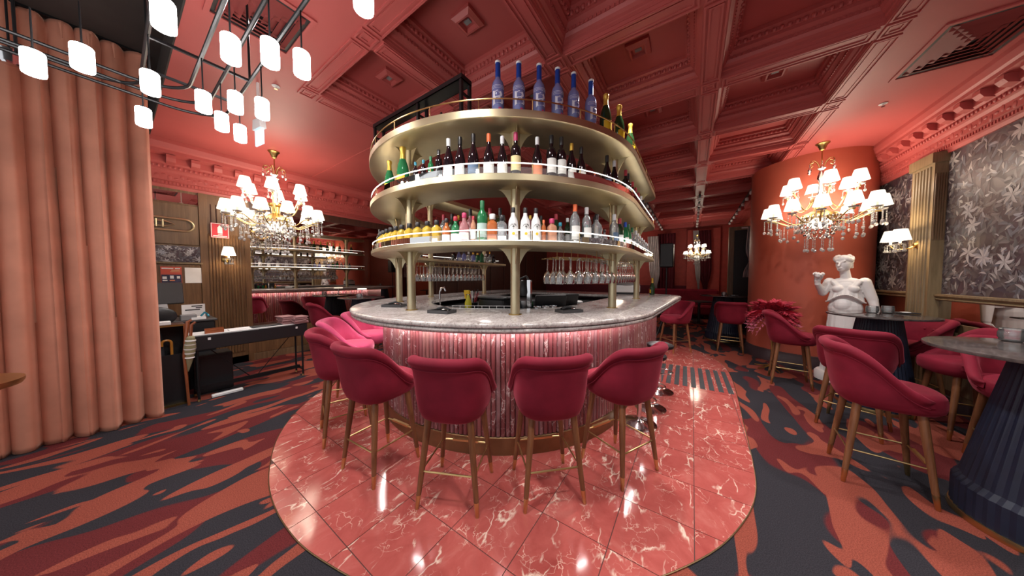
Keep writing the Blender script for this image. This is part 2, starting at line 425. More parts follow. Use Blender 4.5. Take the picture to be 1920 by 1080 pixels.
def clip(poly, conv):
    out = poly
    for i in range(len(conv)):
        ax, ay = conv[i-1]; bx, by = conv[i]; ex, ey = bx-ax, by-ay
        inp = out; out = []
        if not inp: break
        for j in range(len(inp)):
            p, q = inp[j-1], inp[j]
            sp = ex*(p[1]-ay) - ey*(p[0]-ax); sq = ex*(q[1]-ay) - ey*(q[0]-ax)
            if (sp >= 0) != (sq >= 0):
                t = sp/(sp-sq); out.append((p[0]+(q[0]-p[0])*t, p[1]+(q[1]-p[1])*t))
            if sq >= 0: out.append(q)
    return out
def hull(pts):
    pts = sorted(set(pts)); lo = []; up = []
    for p in pts:
        while len(lo) > 1 and (lo[-1][0]-lo[-2][0])*(p[1]-lo[-2][1]) - (lo[-1][1]-lo[-2][1])*(p[0]-lo[-2][0]) <= 0: lo.pop()
        lo.append(p)
    for p in reversed(pts):
        while len(up) > 1 and (up[-1][0]-up[-2][0])*(p[1]-up[-2][1]) - (up[-1][1]-up[-2][1])*(p[0]-up[-2][0]) <= 0: up.pop()
        up.append(p)
    return lo[:-1] + up[:-1]
chull = hull(disc)
G, T = 0.0024, 0.40
tile_me = None
inner_wall = outline(1.40, 5.6, 0.5, 0.1)
for i in range(-13, 3):
    for j in range(-2, 18):
        x0 = 0.043 + i*T; y0 = 0.675 + j*T
        sq = [(x0+G, y0+G), (x0+T-G, y0+G), (x0+T-G, y0+T-G), (x0+G, y0+T-G)]
        cxm, cym = x0+T/2, y0+T/2
        if cym > CY and abs(cxm-CX) < 1.2 and cym < 5.2: continue
        if cym <= CY and math.hypot(cxm-CX, cym-CY) < 1.2: continue
        cl = clip(sq, chull)
        if len(cl) < 3: continue
        a = abs(sum(cl[k-1][0]*cl[k][1]-cl[k][0]*cl[k-1][1] for k in range(len(cl))))/2
        if a < 0.002: continue
        if a > (T-2*G)**2*0.999:
            if tile_me is None:
                h = T/2-G; tile_me = MB().prism([(-h,-h),(h,-h),(h,h),(-h,h)], 0.001, 0.0065).mesh('tile', 'marble_red', False)
            link('tile', tile_me, floor, (cxm, cym, 0))
        else:
            obj('tile', MB().prism([(x-cxm, y-cym) for x, y in cl], 0.001, 0.0065), 'marble_red', floor, (cxm, cym, 0), smooth=False)
strip_me = MB().box(-0.028, 0.028, -0.48, 0.48, 0.0065, 0.009).mesh('grip_strip', 'strip_dark', False)
for k in range(9): link('grip_strip', strip_me, floor, (-0.36 + k*0.100, 4.80 + 0.006*k, 0), R(1.0))

# ---- ceiling
BX = [1.31 - 1.205*k for k in range(5)]          # beams running away from the camera
BY = [1.25 + 1.16*k for k in range(11)]          # cross beams
BW = 0.085
cm = MB(); th = 0.06
gx0, gx1, gy0, gy1 = BX[4]-BW, BX[0]+BW, BY[0]-BW, BY[-1]+BW
cm.box(-7.0, gx0, 0.36, 14.4, CEIL, CEIL+th); cm.box(gx1, 3.0, 0.36, 14.4, CEIL, CEIL+th)
cm.box(gx0, gx1, 0.36, gy0, CEIL, CEIL+th); cm.box(gx0, gx1, gy1, 14.4, CEIL, CEIL+th)
for x in BX: cm.box(x-BW, x+BW, gy0, gy1, CEIL, CEIL+th)
for k in range(4):
    for y in BY: cm.box(BX[k+1]+BW, BX[k]-BW, y-BW, y+BW, CEIL, CEIL+th)
ceiling = struct(obj('ceiling', cm, 'red_paint', smooth=False))
hx, hy = (BX[0]-BX[1])/2-BW, (BY[1]-BY[0])/2-BW
prof = [(-.012,.03),(.003,.03),(.003,.055),(.012,.06),(.012,.085),(.035,.10),(.05,.125),(.05,.15),(.085,.175),(.085,.20),(.10,.205),(.10,.235),(.125,.25),(.125,.285)]
rows = [[(-hx+i, -hy+i, CEIL+z), (hx-i, -hy+i, CEIL+z), (hx-i, hy-i, CEIL+z), (-hx+i, hy-i, CEIL+z)] for i, z in prof]
cof = MB().rows(rows[::-1], True, False)
ii = prof[-1][0]; cof.box(-hx+ii-.01, hx-ii+.01, -hy+ii-.01, hy-ii+.01, CEIL+.285, CEIL+.31)
cof_me = cof.mesh('coffer', 'red_paint', False)
egg = MB(); dent = MB()
def along(step, ins, z, fn):
    for sx, sy, L, horiz in ((0, -1, hx-ins, True), (0, 1, hx-ins, True), (-1, 0, hy-ins, False), (1, 0, hy-ins, False)):
        n = int(2*L/step)
        for q in range(n):
            t = -L + (q+0.5)*2*L/n
            if horiz: fn((t, sy*(hy-ins), z), horiz)
            else: fn((sx*(hx-ins), t, z), horiz)
along(0.048, 0.098, CEIL+0.218, lambda c, h: egg.sphere(c, (.020, .018, .024) if h else (.018, .020, .024), 6, 4))
along(0.034, 0.046, CEIL+0.138, lambda c, h: dent.box(c[0]-(.010 if h else .012), c[0]+(.010 if h else .012), c[1]-(.012 if h else .010), c[1]+(.012 if h else .010), c[2]-.012, c[2]+.013))
egg_me = egg.mesh('egg_moulding', 'red_paint'); den_me = dent.mesh('dentil_moulding', 'red_paint', False)
# raised frame on a beam soffit and boss at a crossing
def frame(w, l, b=0.014, d=0.012):
    m = MB()
    for r_ in ((w, l), (w-2.2*b, l-2.2*b)):
        a, c = r_
        m.box(-a, a, -c, -c+b, CEIL-d, CEIL+.002); m.box(-a, a, c-b, c, CEIL-d, CEIL+.002)
        m.box(-a, -a+b, -c+b, c-b, CEIL-d, CEIL+.002); m.box(a-b, a, -c+b, c-b, CEIL-d, CEIL+.002)
        d *= 0.55
    return m
fr_y = frame(BW-.008, hy-.02).mesh('soffit_frame', 'red_paint', False)
fr_x = frame(hx-.02, BW-.008).mesh('soffit_frame', 'red_paint', False)
fr_s = frame(BW-.012, BW-.012).mesh('crossing_boss', 'red_paint', False)
fit = MB()
for a0, a1, z0, z1 in ((.095,.075,-.0,-.045),):
    fit.rows([[(-.105,-.105,0),(.105,-.105,0),(.105,.105,0),(-.105,.105,0)], [(-.105,-.105,-.03),(.105,-.105,-.03),(.105,.105,-.03),(-.105,.105,-.03)], [(-.075,-.075,-.055),(.075,-.075,-.055),(.075,.075,-.055),(-.075,.075,-.055)], [(-.06,-.06,-.055),(.06,-.06,-.055),(.06,.06,-.055),(-.06,.06,-.055)], [(-.05,-.05,-.02),(.05,-.05,-.02),(.05,.05,-.02),(-.05,.05,-.02)]])
fit_me = fit.mesh('housing', 'red_paint', False)
fit_in = MB().box(-.03, .03, -.02, .02, -.03, -.012).mesh('lens', 'grey_plastic', False)
COLN = ['right-hand', 'second from right', 'third from right', 'left-hand']
for a in range(4):
    for b_ in range(10):
        xc = (BX[a]+BX[a+1])/2; yc = (BY[b_]+BY[b_+1])/2
        o = link('coffer', cof_me, ceiling, (xc, yc, 0))
        if b_ < 6:
            e = link('egg_moulding', egg_me, o); e['kind'] = 'stuff'
            e = link('dentil_moulding', den_me, o); e['kind'] = 'stuff'
            f = thing('ceiling_fitting', 'square red-painted ceiling fitting in coffer, %s column, %s row from front' % (COLN[a], ORD[b_]), 'ceiling fitting', (xc, yc, CEIL+.285), 0, 'square fittings in the coffers')
            link('housing', fit_me, f); link('lens', fit_in, f)
for x in BX:
    for b_ in range(10): link('soffit_frame', fr_y, ceiling, (x, (BY[b_]+BY[b_+1])/2, 0))
for y in BY:
    for a in range(4): link('soffit_frame', fr_x, ceiling, ((BX[a]+BX[a+1])/2, y, 0))
    for x in BX: link('crossing_boss', fr_s, ceiling, (x, y, 0))
struct(obj('ceiling_dark', MB().box(-7.0, 3.0, -2.2, 0.36, 3.82, 3.88).box(-7.0, 3.0, .352, .362, CEIL-.002, 3.82), 'dark_ceiling', smooth=False))
# thin bead on the plain ceiling (left)
obj('bead', MB().box(-6.3, BX[4]-.25, 2.28, 2.31, CEIL-.012, CEIL+.002), 'red_paint', ceiling, smooth=False)
# vents
def vent(loc, w, l, n, label):
    t = thing('ceiling_vent', label, 'vent', loc)
    m = MB(); b = .03
    m.box(-w, w, -l, -l+b, -.012, 0); m.box(-w, w, l-b, l, -.012, 0); m.box(-w, -w+b, -l+b, l-b, -.012, 0); m.box(w-b, w, -l+b, l-b, -.012, 0)
    obj('frame', m, 'red_paint', t, smooth=False)
    obj('duct', MB().box(-w+b, w-b, -l+b, l-b, -.003, .03), 'black', t, smooth=False)
    for k in range(n):
        q = (k+0.6)/(n+0.3); a = (w-b)*(1-q*0.9); c = (l-b)*(1-q*0.9); s = MB()
        for p0, p1 in (((-a,-c),(a,-c)), ((a,-c),(a,c)), ((a,c),(-a,c)), ((-a,c),(-a,-c))):
            nx, ny = -(p0[0]+p1[0])/2, -(p0[1]+p1[1])/2; L = math.hypot(nx, ny); nx /= L; ny /= L
            s.add([(p0[0],p0[1],-.004),(p1[0],p1[1],-.004),(p1[0]+nx*.040,p1[1]+ny*.040,-.018),(p0[0]+nx*.040,p0[1]+ny*.040,-.018)], [(0,1,2,3),(3,2,1,0)])
        obj('louvre', s, 'red_paint', t, smooth=False)
vent((-2.78, .70, CEIL), .30, .26, 5, 'red square ceiling vent with stepped louvres above the hanging pendants')
vent((1.92, 4.12, CEIL), .30, .38, 5, 'dark red ceiling vent with stepped louvres beside the right cornice')
for (x, y, lb) in ((-3.66, 1.02, 'small round sprinkler on the plain ceiling near the blue exit sign'), (1.78, 5.02, 'small round sprinkler on the plain ceiling before the right chandelier'), (-5.0, .78, 'small round sprinkler on the ceiling above the umbrella stand')):
    t = thing('sprinkler', lb, 'sprinkler', (x, y, CEIL))
    obj('rose', MB().lathe([(.03,0),(.035,-.006),(.02,-.012)], 12), 'white_plastic', t); obj('nozzle', MB().lathe([(.006,-.012),(.008,-.03),(.016,-.032),(.016,-.035)], 8), 'chrome', t)

# ---- walls
XL, XR, YF = -6.6, 2.5, 13.2
wall_left = struct(obj('wall_left', MB().box(XL-.15, XL, -2.2, 14.4, 0, 3.88), 'wood_dark', smooth=False))
wall_right = struct(obj('wall_right', MB().box(XR, XR+.15, -2.2, 14.4, 0, 3.88), 'paper_base', smooth=False))
wall_far = struct(obj('wall_far', MB().box(XL, XR, YF, YF+.15, 0, CEIL), 'far_red', smooth=False))
# wallpaper foliage: flat print of leaves and flowers on the right wall
def foliage(y0, y1, z0, z1, x, name, seed):
    rnd = random.Random(seed); V = []; F = []; Cc = []
    def leaf(py, pz, ang, L, W, col, d):
        n = 5; o = len(V); pts = []
        for i in range(n+1):
            t = i/n; w = W*S(PI*(t**0.8))*0.5
            bend = 0.12*L*S(PI*t)
            for sg in (1, -1):
                u, v = t*L, bend + sg*w
                yy = py + u*K(ang) - v*S(ang); zz = pz + u*S(ang) + v*K(ang)
                V.append((x - d, max(y0, min(y1, yy)), max(z0, min(z1, zz))))
                Cc.append(tuple(c*(0.75 if sg > 0 else 1.15) for c in col))
        for i in range(n): F.append((o+2*i, o+2*i+1, o+2*i+3, o+2*i+2))
    area = (y1-y0)*(z1-z0)
    pal_d = [(.07,.045,.05),(.09,.075,.08),(.11,.085,.085),(.06,.045,.06)]
    pal_m = [(.15,.13,.135),(.13,.13,.155),(.17,.15,.15),(.10,.095,.105)]
    pal_l = [(.36,.34,.33),(.30,.30,.33),(.40,.38,.38),(.27,.25,.25)]
    for k in range(int(area*170)):
        leaf(rnd.uniform(y0,y1), rnd.uniform(z0,z1), rnd.uniform(0,6.28), rnd.uniform(.12,.24), rnd.uniform(.04,.08), rnd.choice(pal_d), .0010 + k*1e-7)
    for k in range(int(area*190)):
        leaf(rnd.uniform(y0,y1), rnd.uniform(z0,z1), rnd.uniform(0,6.28), rnd.uniform(.07,.15), rnd.uniform(.022,.045), rnd.choice(pal_m), .0016 + k*1e-7)
    for k in range(int(area*90)):
        leaf(rnd.uniform(y0,y1), rnd.uniform(z0,z1), rnd.uniform(0,6.28), rnd.uniform(.05,.12), rnd.uniform(.014,.032), rnd.choice(pal_l), .0021 + k*1e-7)
    for k in range(int(area*8)):
        py, pz = rnd.uniform(y0+.1,y1-.1), rnd.uniform(z0+.1,z1-.1); a0 = rnd.uniform(0,6); col = rnd.choice(pal_l)
        for q in range(6): leaf(py, pz, a0+q*PI/3+rnd.uniform(-.15,.15), rnd.uniform(.09,.13), .034, tuple(min(.8, c*1.15) for c in col), .0027 + (k*6+q)*1e-7)
    for k in range(int(area*10)):
        py, pz = rnd.uniform(y0,y1), rnd.uniform(z0,z1)
        for q in range(14): leaf(py+rnd.gauss(0,.035), pz+rnd.gauss(0,.035), rnd.uniform(0,6.28), .016, .014, rnd.choice(pal_m), .0023)
    me = bpy.data.meshes.new('leaf_print'); me.from_pydata(V, [], F); me.materials.append(MATS['leaf_print'])
    at = me.color_attributes.new('tint', 'FLOAT_COLOR', 'POINT')
    for i, c in enumerate(Cc): at.data[i].color = (c[0], c[1], c[2], 1)
    o = link('leaf_print', me, wall_right); o['kind'] = 'stuff'
foliage(-0.6, 7.6, 1.30, 2.98, XR, 'leaf_print', 3)
def bar_y(name, parent, mat, prof_, y0, y1, x, sx):
    rows = [[(x + sx*d, yy, z) for d, z in prof_] for yy in (y0, y1)]
    return obj(name, MB().rows(rows, True, True), mat, parent, smooth=False)
trim_r = struct(bar_y('trim_1', None, 'wood_gold', [(0,1.22),(.03,1.22),(.045,1.235),(.03,1.25),(.055,1.275),(.055,1.295),(0,1.30)], -2, 7.6, XR, -1))
# dado: wood boards under a narrow mirror
mir = tag(obj('wall_mirror', MB().box(XR-.012, XR-.001, -2, 7.6, .97, 1.22), 'mirror', smooth=False), 'narrow horizontal mirror strip below the right wallpaper rail', 'mirror')
dado = struct(obj('trim_2', MB().box(XR-.03, XR-.001, -2, 7.6, .0, .97), 'wood_panel', smooth=False))
dp = MB().bbox(XR-.045, XR-.03, -.42, .42, .2, .88, .01).mesh('board', 'wood_gold', False)
for k in range(9): link('board', dp, dado, (0, -1.0 + k*.95, 0))
struct(obj('baseboard_right', MB().box(XR-.06, XR-.03, -2, 7.6, 0, .14), 'skirting', smooth=False))
# pilasters on the right wall: fluted face and carved side
def pilaster_right(y0, y1, zt):
    m = MB(); p = struct(obj('wall_pilaster', MB().box(XR-.10, XR, y0, y1, 0, zt), 'wood_gold', smooth=False))
    n = 6
    for k in range(n):
        yy = y0 + .035 + (y1-y0-.07)*(k+.5)/n
        obj('reed', MB().lathe([(.016, 0), (.016, zt-.25)], 8, (XR-.10, yy, .1)), 'wood_gold', p)
    obj('capital', MB().box(XR-.125, XR, y0-.015, y1+.015, zt-.12, zt), 'wood_gold', p, smooth=False)
    for k in range(5): obj('side_fluting', MB().lathe([(.006,0),(.009,.05),(.009,.75),(.006,.8)], 6, (XR-.085+.018*k, y0, zt-1.05)), 'wood_panel', p)
    return p
pilaster_right(5.58, 5.98, 3.0); pilaster_right(2.55, 2.95, 3.0)
# cornices
def cornice(x, sx, zb, y0, y1, name):
    H = CEIL - zb
    pr = [(0,0),(.02,0),(.03,.04),(.05,.05),(.05,.09),(.07,.10),(.07,.20),(.09,.23),(.11,.24),(.11,.30),(.13,.32),(.13,.40),(.21,.43),(.21,.47),(.23,.49),(.25,.55),(.25,.6),(0,.6)]
    pr = [(d, zb + z/.6*H) for d, z in pr]
    c = struct(bar_y(name, None, 'red_paint', pr, y0, y1, x, sx))
    zz = zb + .36/.6*H
    blk = MB(); hgt = .055/.6*H
    blk.rows([[(sx*.12, yy, zz+hgt), (sx*.205, yy, zz+hgt), (sx*.205, yy, zz+.2*hgt), (sx*.18, yy, zz-.6*hgt), (sx*.12, yy, zz-hgt)] for yy in (-.045, .045)])
    bme = blk.mesh('modillion', 'red_paint', False)
    n = int((y1-y0)/.235)
    for k in range(n): link('modillion', bme, c, (x, y0 + (k+.5)*(y1-y0)/n, 0))
    e = MB(); n = int((y1-y0)/.05)
    for k in range(n): e.sphere((x+sx*.11, y0+(k+.5)*(y1-y0)/n, zb+.27/.6*H), (.014, .019, .022), 6, 4)
    o = obj('egg_moulding', e, 'red_paint', c); o['kind'] = 'stuff'
    d = MB(); n = int((y1-y0)/.06); rn = random.Random(2)
    for k in range(n): d.sphere((x+sx*.068, y0+(k+.5)*(y1-y0)/n, zb+(.15+.02*S(k*1.9))/.6*H), (.010, .026, .016+.02*(k % 2)), 6, 4)
    o = obj('scroll_frieze', d, 'red_paint', c); o['kind'] = 'stuff'
    d = MB(); n = int((y1-y0)/.036)
    for k in range(n): d.box(x+sx*.045 if sx > 0 else x+sx*.06, x+sx*.06 if sx > 0 else x+sx*.045, y0+(k+.25)*(y1-y0)/n, y0+(k+.75)*(y1-y0)/n, zb+.052/.6*H, zb+.085/.6*H)
    o = obj('dentil_moulding', d, 'red_paint', c, smooth=False); o['kind'] = 'stuff'
cornice(XR, -1, 2.97, -2, 7.6, 'trim_3')
cornice(XL, 1, 2.84, -1.0, 12.5, 'trim_4')
# round red pillar with fine vertical ribs
pil = MB(); n = 220
pil.rows([[(1.71+(.77+(.0035 if j % 2 else 0))*K(2*PI*j/n), 7.1+(.77+(.0035 if j % 2 else 0))*S(2*PI*j/n), z) for j in range(n)] for z in (0, CEIL)])
pillar = struct(obj('wall_round', pil, 'red_wall', ang=80))
obj('plinth', MB().lathe([(.80,0),(.80,.13),(.785,.16),(.785,.20),(.77,.21)], 64, (1.71, 7.1, 0)), 'skirting', pillar)
# partition from the pillar to the far wall with a dark doorway
pw = struct(obj('wall_back', MB().box(1.55, 1.70, 7.9, YF, 0, CEIL), 'red_wall', smooth=False))

# ---- left wall: panelling, pilaster, big mirror
lp = MB().box(XL, XL+.03, -1.2, .86, 0, 2.84)
panel = struct(obj('wall_panelling', lp, 'wood_panel', smooth=False))
obj('upper_panel', MB().bbox(XL+.03, XL+.045, .05, .80, 2.0, 2.62, .008), 'wood_panel', panel, smooth=False)
obj('lower_panel', MB().bbox(XL+.03, XL+.045, .05, .80, .9, 1.70, .008), 'wood_brown', panel, smooth=False)
obj('shelf_rail', MB().box(XL+.03, XL+.06, -1.2, .82, 1.705, 1.73), 'wood_gold', panel, smooth=False)
obj('stile', MB().box(XL+.03, XL+.055, .80, .86, 0, 2.84), 'wood_brown', panel, smooth=False)
tag(obj('wall_mirror', MB().box(XL+.03, XL+.036, -1.2, .80, 1.735, 1.98), 'mirror', smooth=False), 'narrow dark mirror strip under the brass instrument panel', 'mirror')
tag(obj('wall_mirror', MB().box(XL+.03, XL+.036, -1.2, .80, 2.64, 2.80), 'mirror', smooth=False), 'narrow mirror strip above the brass instrument panel', 'mirror')
pl = struct(obj('wall_pilaster', MB().box(XL, XL+.05, .86, 1.37, 0, 2.84), 'wood_brown', smooth=False))
for k in range(11): obj('reed', MB().lathe([(.015, 0), (.015, 1.98), (.006, 2.02)], 8, (XL+.05, .90+.036*k, .2)), 'wood_brown', pl)
for k in range(4): obj('flute_mark', MB().lathe([(.006, 0), (.009, .05), (.009, .3), (.006, .34)], 6, (XL+.05, .93+.06*k, 2.35)), 'wood_dark', pl)
obj('edge_post', MB().box(XL+.05, XL+.075, 1.31, 1.38, 0, 2.84), 'wood_brown', pl, smooth=False)
mt = thing('large_mirror', 'large wall mirror in dark wood frame behind the left chandelier', 'mirror', (XL, 0, 0))
obj('mirror_glass', MB().box(.02, .028, 1.38, 5.4, .66, 2.72), 'mirror', mt, smooth=False)
obj('frame', MB().box(0, .05, 1.38, 5.4, 2.70, 2.84).box(0, .05, 1.38, 5.4, .58, .66).box(0, .05, 5.4, 5.5, .58, 2.84), 'wood_dark', mt, smooth=False)
wd = struct(obj('trim_5', MB().box(XL, XL+.03, 1.38, 5.5, 0, .58), 'wood_brown', smooth=False))
bd = MB().box(XL+.03, XL+.036, -.16, .16, .13, .56).mesh('board', 'wood_brown', False)
for k in range(12): link('board', bd, wd, (0, 1.58+k*.335, 0))
struct(obj('baseboard_left', MB().box(XL, XL+.05, -1.2, 12.5, 0, .12), 'wood_panel', smooth=False))
# dark wood panels of the left wall beyond the mirror
bp = MB().bbox(XL, XL+.03, -.40, .40, .2, 2.7, .01).mesh('panel', 'wood_dark', False)
for k in range(8): link('panel', bp, wall_left, (0, 6.0+k*.9, 0))

# ---- far end
door = struct(obj('door_1', MB().box(.98, 1.56, 10.1, 10.2, 0, 2.85), 'black', smooth=False))
obj('architrave', MB().box(.86, .98, 10.05, 10.2, 0, 2.95).box(.98, 1.56, 10.05, 10.2, 2.85, 2.95), 'wood_gold', door, smooth=False)
struct(obj('wall_end', MB().box(-.2, .86, 13.0, 13.2, 0, 3.4), 'far_red', smooth=False))
obj('arrow', MB().prism([(-.12,-.02),(.05,-.02),(.05,-.05),(.13,0),(.05,.05),(.05,.02),(-.12,.02)], 0, .004, Matrix.Translation((1.25, 10.045, 2.9)) @ Matrix.Rotation(PI/2, 4, 'X')), 'ink_white', door, smooth=False)
dado2 = struct(obj('trim_6', MB().box(XL, .86, YF-.06, YF-.001, 0, 1.15), 'curtain_dark', smooth=False))

# ================================================================ ISLAND BAR
ZB = 1.175
bar = thing('bar_counter', 'round island bar with grey marble top and ribbed red marble front', 'bar counter')
O = lambda d: outline(1.87+d, 5.95+d, .55, .14)
I = lambda d: outline(1.00+d, 5.15+d, .30, .10)
ct = MB()
loft(ct, [(O(-.012), ZB), (O(0), ZB-.008), (O(.004), ZB-.020), (O(0), ZB-.034), (O(-.014), ZB-.040), (I(0), ZB-.040), (I(-.004), ZB)])
obj('counter_top', ct, 'marble_grey', bar, ang=50)
lp_ = MB()
loft(lp_, [(O(-.016), ZB-.0405), (O(-.006), ZB-.048), (O(-.004), ZB-.060), (O(-.010), ZB-.074), (O(-.022), ZB-.080), (O(-.5), ZB-.080), (O(-.5), ZB-.0405)])
obj('lower_moulding', lp_, 'marble_grey', bar, ang=50)
W = lambda d: outline(1.535+d, 5.6+d, .5, .12)
fr = MB(); loft(fr, [(W(0), .0), (W(0), ZB-.08), (W(-.05), ZB-.08), (W(-.05), 0)])
front = obj('bar_front', fr, 'grout', bar)
pl_ = MB(); loft(pl_, [(W(.022), .0066), (W(.022), .155), (W(.015), .16), (W(.002), .16), (W(.002), .0066)])
obj('plinth', pl_, 'plinth_metal', bar)
# ribs
path = W(0); Lp = len(path)
nseg = 96 + 24
start = path[-22:] + path[:nseg+1]     # left arm, arc, right arm
acc = 0.0; nxt = 0.02; rib_me = None; STEP = .0405
hr = MB(); rr = .0195
hr.rows([[(rr*K(PI*j/6), -rr*1.05*S(PI*j/6), z) for j in range(7)] for z in (.165, ZB-.084)], True, True)
rib_me = hr.mesh('rib', 'marble_rib', True, 60)
cnt = 0
for a, b in zip(start[:-1], start[1:]):
    d = math.hypot(b[0]-a[0], b[1]-a[1])
    while nxt <= acc + d:
        t = (nxt-acc)/d; x = a[0]+(b[0]-a[0])*t; y = a[1]+(b[1]-a[1])*t
        link('rib', rib_me, front, (x, y, 0), math.atan2(b[1]-a[1], b[0]-a[0])); nxt += STEP; cnt += 1
    acc += d
# led line under the overhang
ledp = outline(1.60, 5.66, .5, .12)
obj('led_strip', MB().tube([(x, y, ZB-.088) for x, y in ledp], .006, 5, True), 'led', bar)
shield = MB(); loft(shield, [(outline(1.655, 5.72, .5, .12), ZB-.08), (outline(1.655, 5.72, .5, .12), ZB-.108), (outline(1.645, 5.71, .5, .12), ZB-.108), (outline(1.645, 5.71, .5, .12), ZB-.08)])
obj('led_shield', shield, 'plinth_metal', bar)  # ring added to hide the glowing led line from the left mirror
# inner workbench
wb = MB(); J = lambda d: outline(.62+d, 4.7+d, .25, .05)
loft(wb, [(W(-.06), 1.02), (W(-.06), 1.05), (J(0), 1.05), (J(0), 1.02)])
obj('work_bench', wb, 'steel', bar)
loft_ = MB(); loft(loft_, [(J(.01), .0), (J(.01), 1.02), (J(.03), 1.02), (J(.03), 0)]); obj('bench_front', loft_, 'black', bar)

# ---- tiered bottle shelf
shelf = thing('bar_shelf', 'three-tier brass horseshoe shelf standing on the island bar counter', 'shelf')
TZ = [(1.745, 1.785), (2.243, 2.30), (2.715, 2.78)]
UE = 90 + 1.86/.03     # end of the arms in ringpt units
R0, HW = 1.43, .23
def shelf_us():
    us = []
    for sgn in (1,):
        pass
    n = 120; us = [-UE + 2*UE*i/n for i in range(n+1)]
    extra = [UE - HW*(1-K(PI/2*k/8))/.03 for k in range(8)]
    us = [u for u in us if abs(u) < UE - HW/.03] + extra + [-e for e in extra]
    return sorted(us)
US = shelf_us()
def halfw(u):
    d = (UE-abs(u))*.03
    return HW if d >= HW else math.sqrt(max(1e-6, HW*HW-(HW-d)**2))
for k, (z0, z1) in enumerate(TZ):
    rows = []
    for u in US:
        h = halfw(u); dn = ringdir(u); c = ringpt(u, R0)
        def q(off, z): p = c + dn*off; return (p.x, p.y, z)
        b = min(.012, h*.3)
        rows.append([q(-h, z0+.004), q(-h+b, z0), q(h-b, z0), q(h, z0+.006), q(h, z1-.004), q(h-b*.5, z1), q(-h+b*.5, z1), q(-h, z1-.004)])
    s = obj('shelf_tier', MB().rows(rows, True, True), 'brushed_gold', shelf, ang=35)
    # guard rail with posts
    ru = [u for u in US if abs(u) <= UE - .5]
    rz = z1 + .082
    obj('guard_rail', MB().tube([(*(ringpt(u, R0) + ringdir(u)*(halfw(u)-.018)), rz) for u in ru], .0055, 6), 'brass' if k == 2 else 'led_rail', s)
    pm = MB().lathe([(.0045, 0), (.0045, .082)], 6).mesh('rail_post', 'brass')
    ang = -UE+6
    while ang < UE:
        p = ringpt(ang, R0) + ringdir(ang)*(halfw(ang)-.018); link('rail_post', pm, s, (p.x, p.y, z1)); ang += 14.5
    if k < 2:
        lo = obj('led_strip', MB().tube([(*(ringpt(u, R0) + ringdir(u)*(halfw(u)-.032)), z1+.004) for u in ru if abs(u) < UE-8], .004, 5), 'led_shelf', s)
        lpn = []
        for u in [w_ for w_ in ru if w_ > 74]:
            p = ringpt(u, R0) + ringdir(u)*(halfw(u)-.020); lpn.append([(p.x, p.y, z1+.001), (p.x, p.y, z1+.055)])
        obj('light_panel', MB().rows(lpn, False, False), 'light_panel', s)
        gp = []
        for u in ru:
            p = ringpt(u, R0) + ringdir(u)*(halfw(u)-.012); gp.append([(p.x, p.y, z1+.002), (p.x, p.y, z1+.05)])
        obj('glass_guard', MB().rows(gp, False, False), 'glass_clear', s)
COLU = [(-.10-0.08, 0), ]
CPOS = []
for u in (-48, -6, 38.5): CPOS.append((ringpt(u, 1.42), ringdir(u)))
for u in (-86, 86, 90+1.36/.03, -(90+1.28/.03)): CPOS.append((ringpt(u, 1.46), ringdir(u)))
wing = MB()
for a in range(4):
    M = Matrix.Rotation(a*PI/2, 4, 'Z'); n = 7; top = []; pts = []
    for i in range(n+1):
        t = i/n; x = .04 + .115*t; z = -.135*(1-t)**2.2
        pts.append((x, z))
    poly = [(.03, 0), (.155, 0)] + pts[::-1][1:] + [(.03, -.135)]
    wing.rows([[(x, yy, z) for x, z in poly] for yy in (-.004, .004)], True, True, M)
for P, dn in CPOS:
    c = obj('column', MB().lathe([(.041, ZB+.004), (.041, TZ[2][0])], 24), 'brushed_gold', shelf, (P.x, P.y, 0), math.atan2(dn.y, dn.x))
    obj('foot_ring', MB().lathe([(.058, ZB), (.058, ZB+.006), (.044, ZB+.008)], 24), 'gold_dark', c)
    for z0, z1 in TZ:
        w = link('bracket', wing.mesh('bracket', 'brushed_gold', False), c, (0, 0, z0))
        w['kind'] = w.get('kind', '') or 'part'; del w['kind']

# ---- bottles
def B(prof, sq=None, n=14): return MB().lathe(prof, n, sq=sq)
BK = {}   # kind -> (body profile, square, neck top z, cap profile, label (r,z0,z1))
BK['burgundy'] = ([(.036,0),(.041,.004),(.041,.14),(.036,.175),(.02,.225),(.0145,.25),(.0145,.31)], None, [(.0162,.262),(.0168,.31),(.0155,.322),(.01,.323)], (.0418,.015,.10))
BK['bordeaux'] = ([(.034,0),(.038,.004),(.038,.195),(.032,.222),(.0165,.24),(.0145,.25),(.0145,.31)], None, [(.0162,.265),(.0168,.31),(.0155,.326),(.01,.327)], (.0388,.045,.15))
BK['champagne'] = ([(.04,0),(.046,.004),(.046,.13),(.038,.18),(.02,.235),(.0165,.26),(.0165,.30)], None, [(.0225,.225),(.0185,.26),(.0185,.29),(.0225,.297),(.0225,.318),(.012,.326)], (.0468,.03,.10))
BK['vodka'] = ([(.043,0),(.0465,.004),(.0465,.205),(.042,.232),(.022,.262),(.0195,.275),(.0185,.30)], None, [(.0205,.268),(.0195,.35),(.0195,.378)], None)
BK['coconut'] = ([(.034,0),(.040,.004),(.040,.12),(.035,.165),(.0165,.205),(.0145,.235)], None, [(.016,.225),(.0165,.262),(.0145,.266)], None)
BK['square'] = ([(.034,0),(.037,.004),(.037,.12),(.033,.135),(.016,.15),(.0145,.165)], 5.0, [(.021,.158),(.022,.16),(.022,.195),(.019,.198)], (.0376,.01,.04))
BK['round'] = ([(.035,0),(.040,.004),(.040,.10),(.033,.13),(.016,.155),(.0145,.185)], None, [(.017,.18),(.018,.182),(.018,.215),(.015,.218)], (.0408,.015,.07))
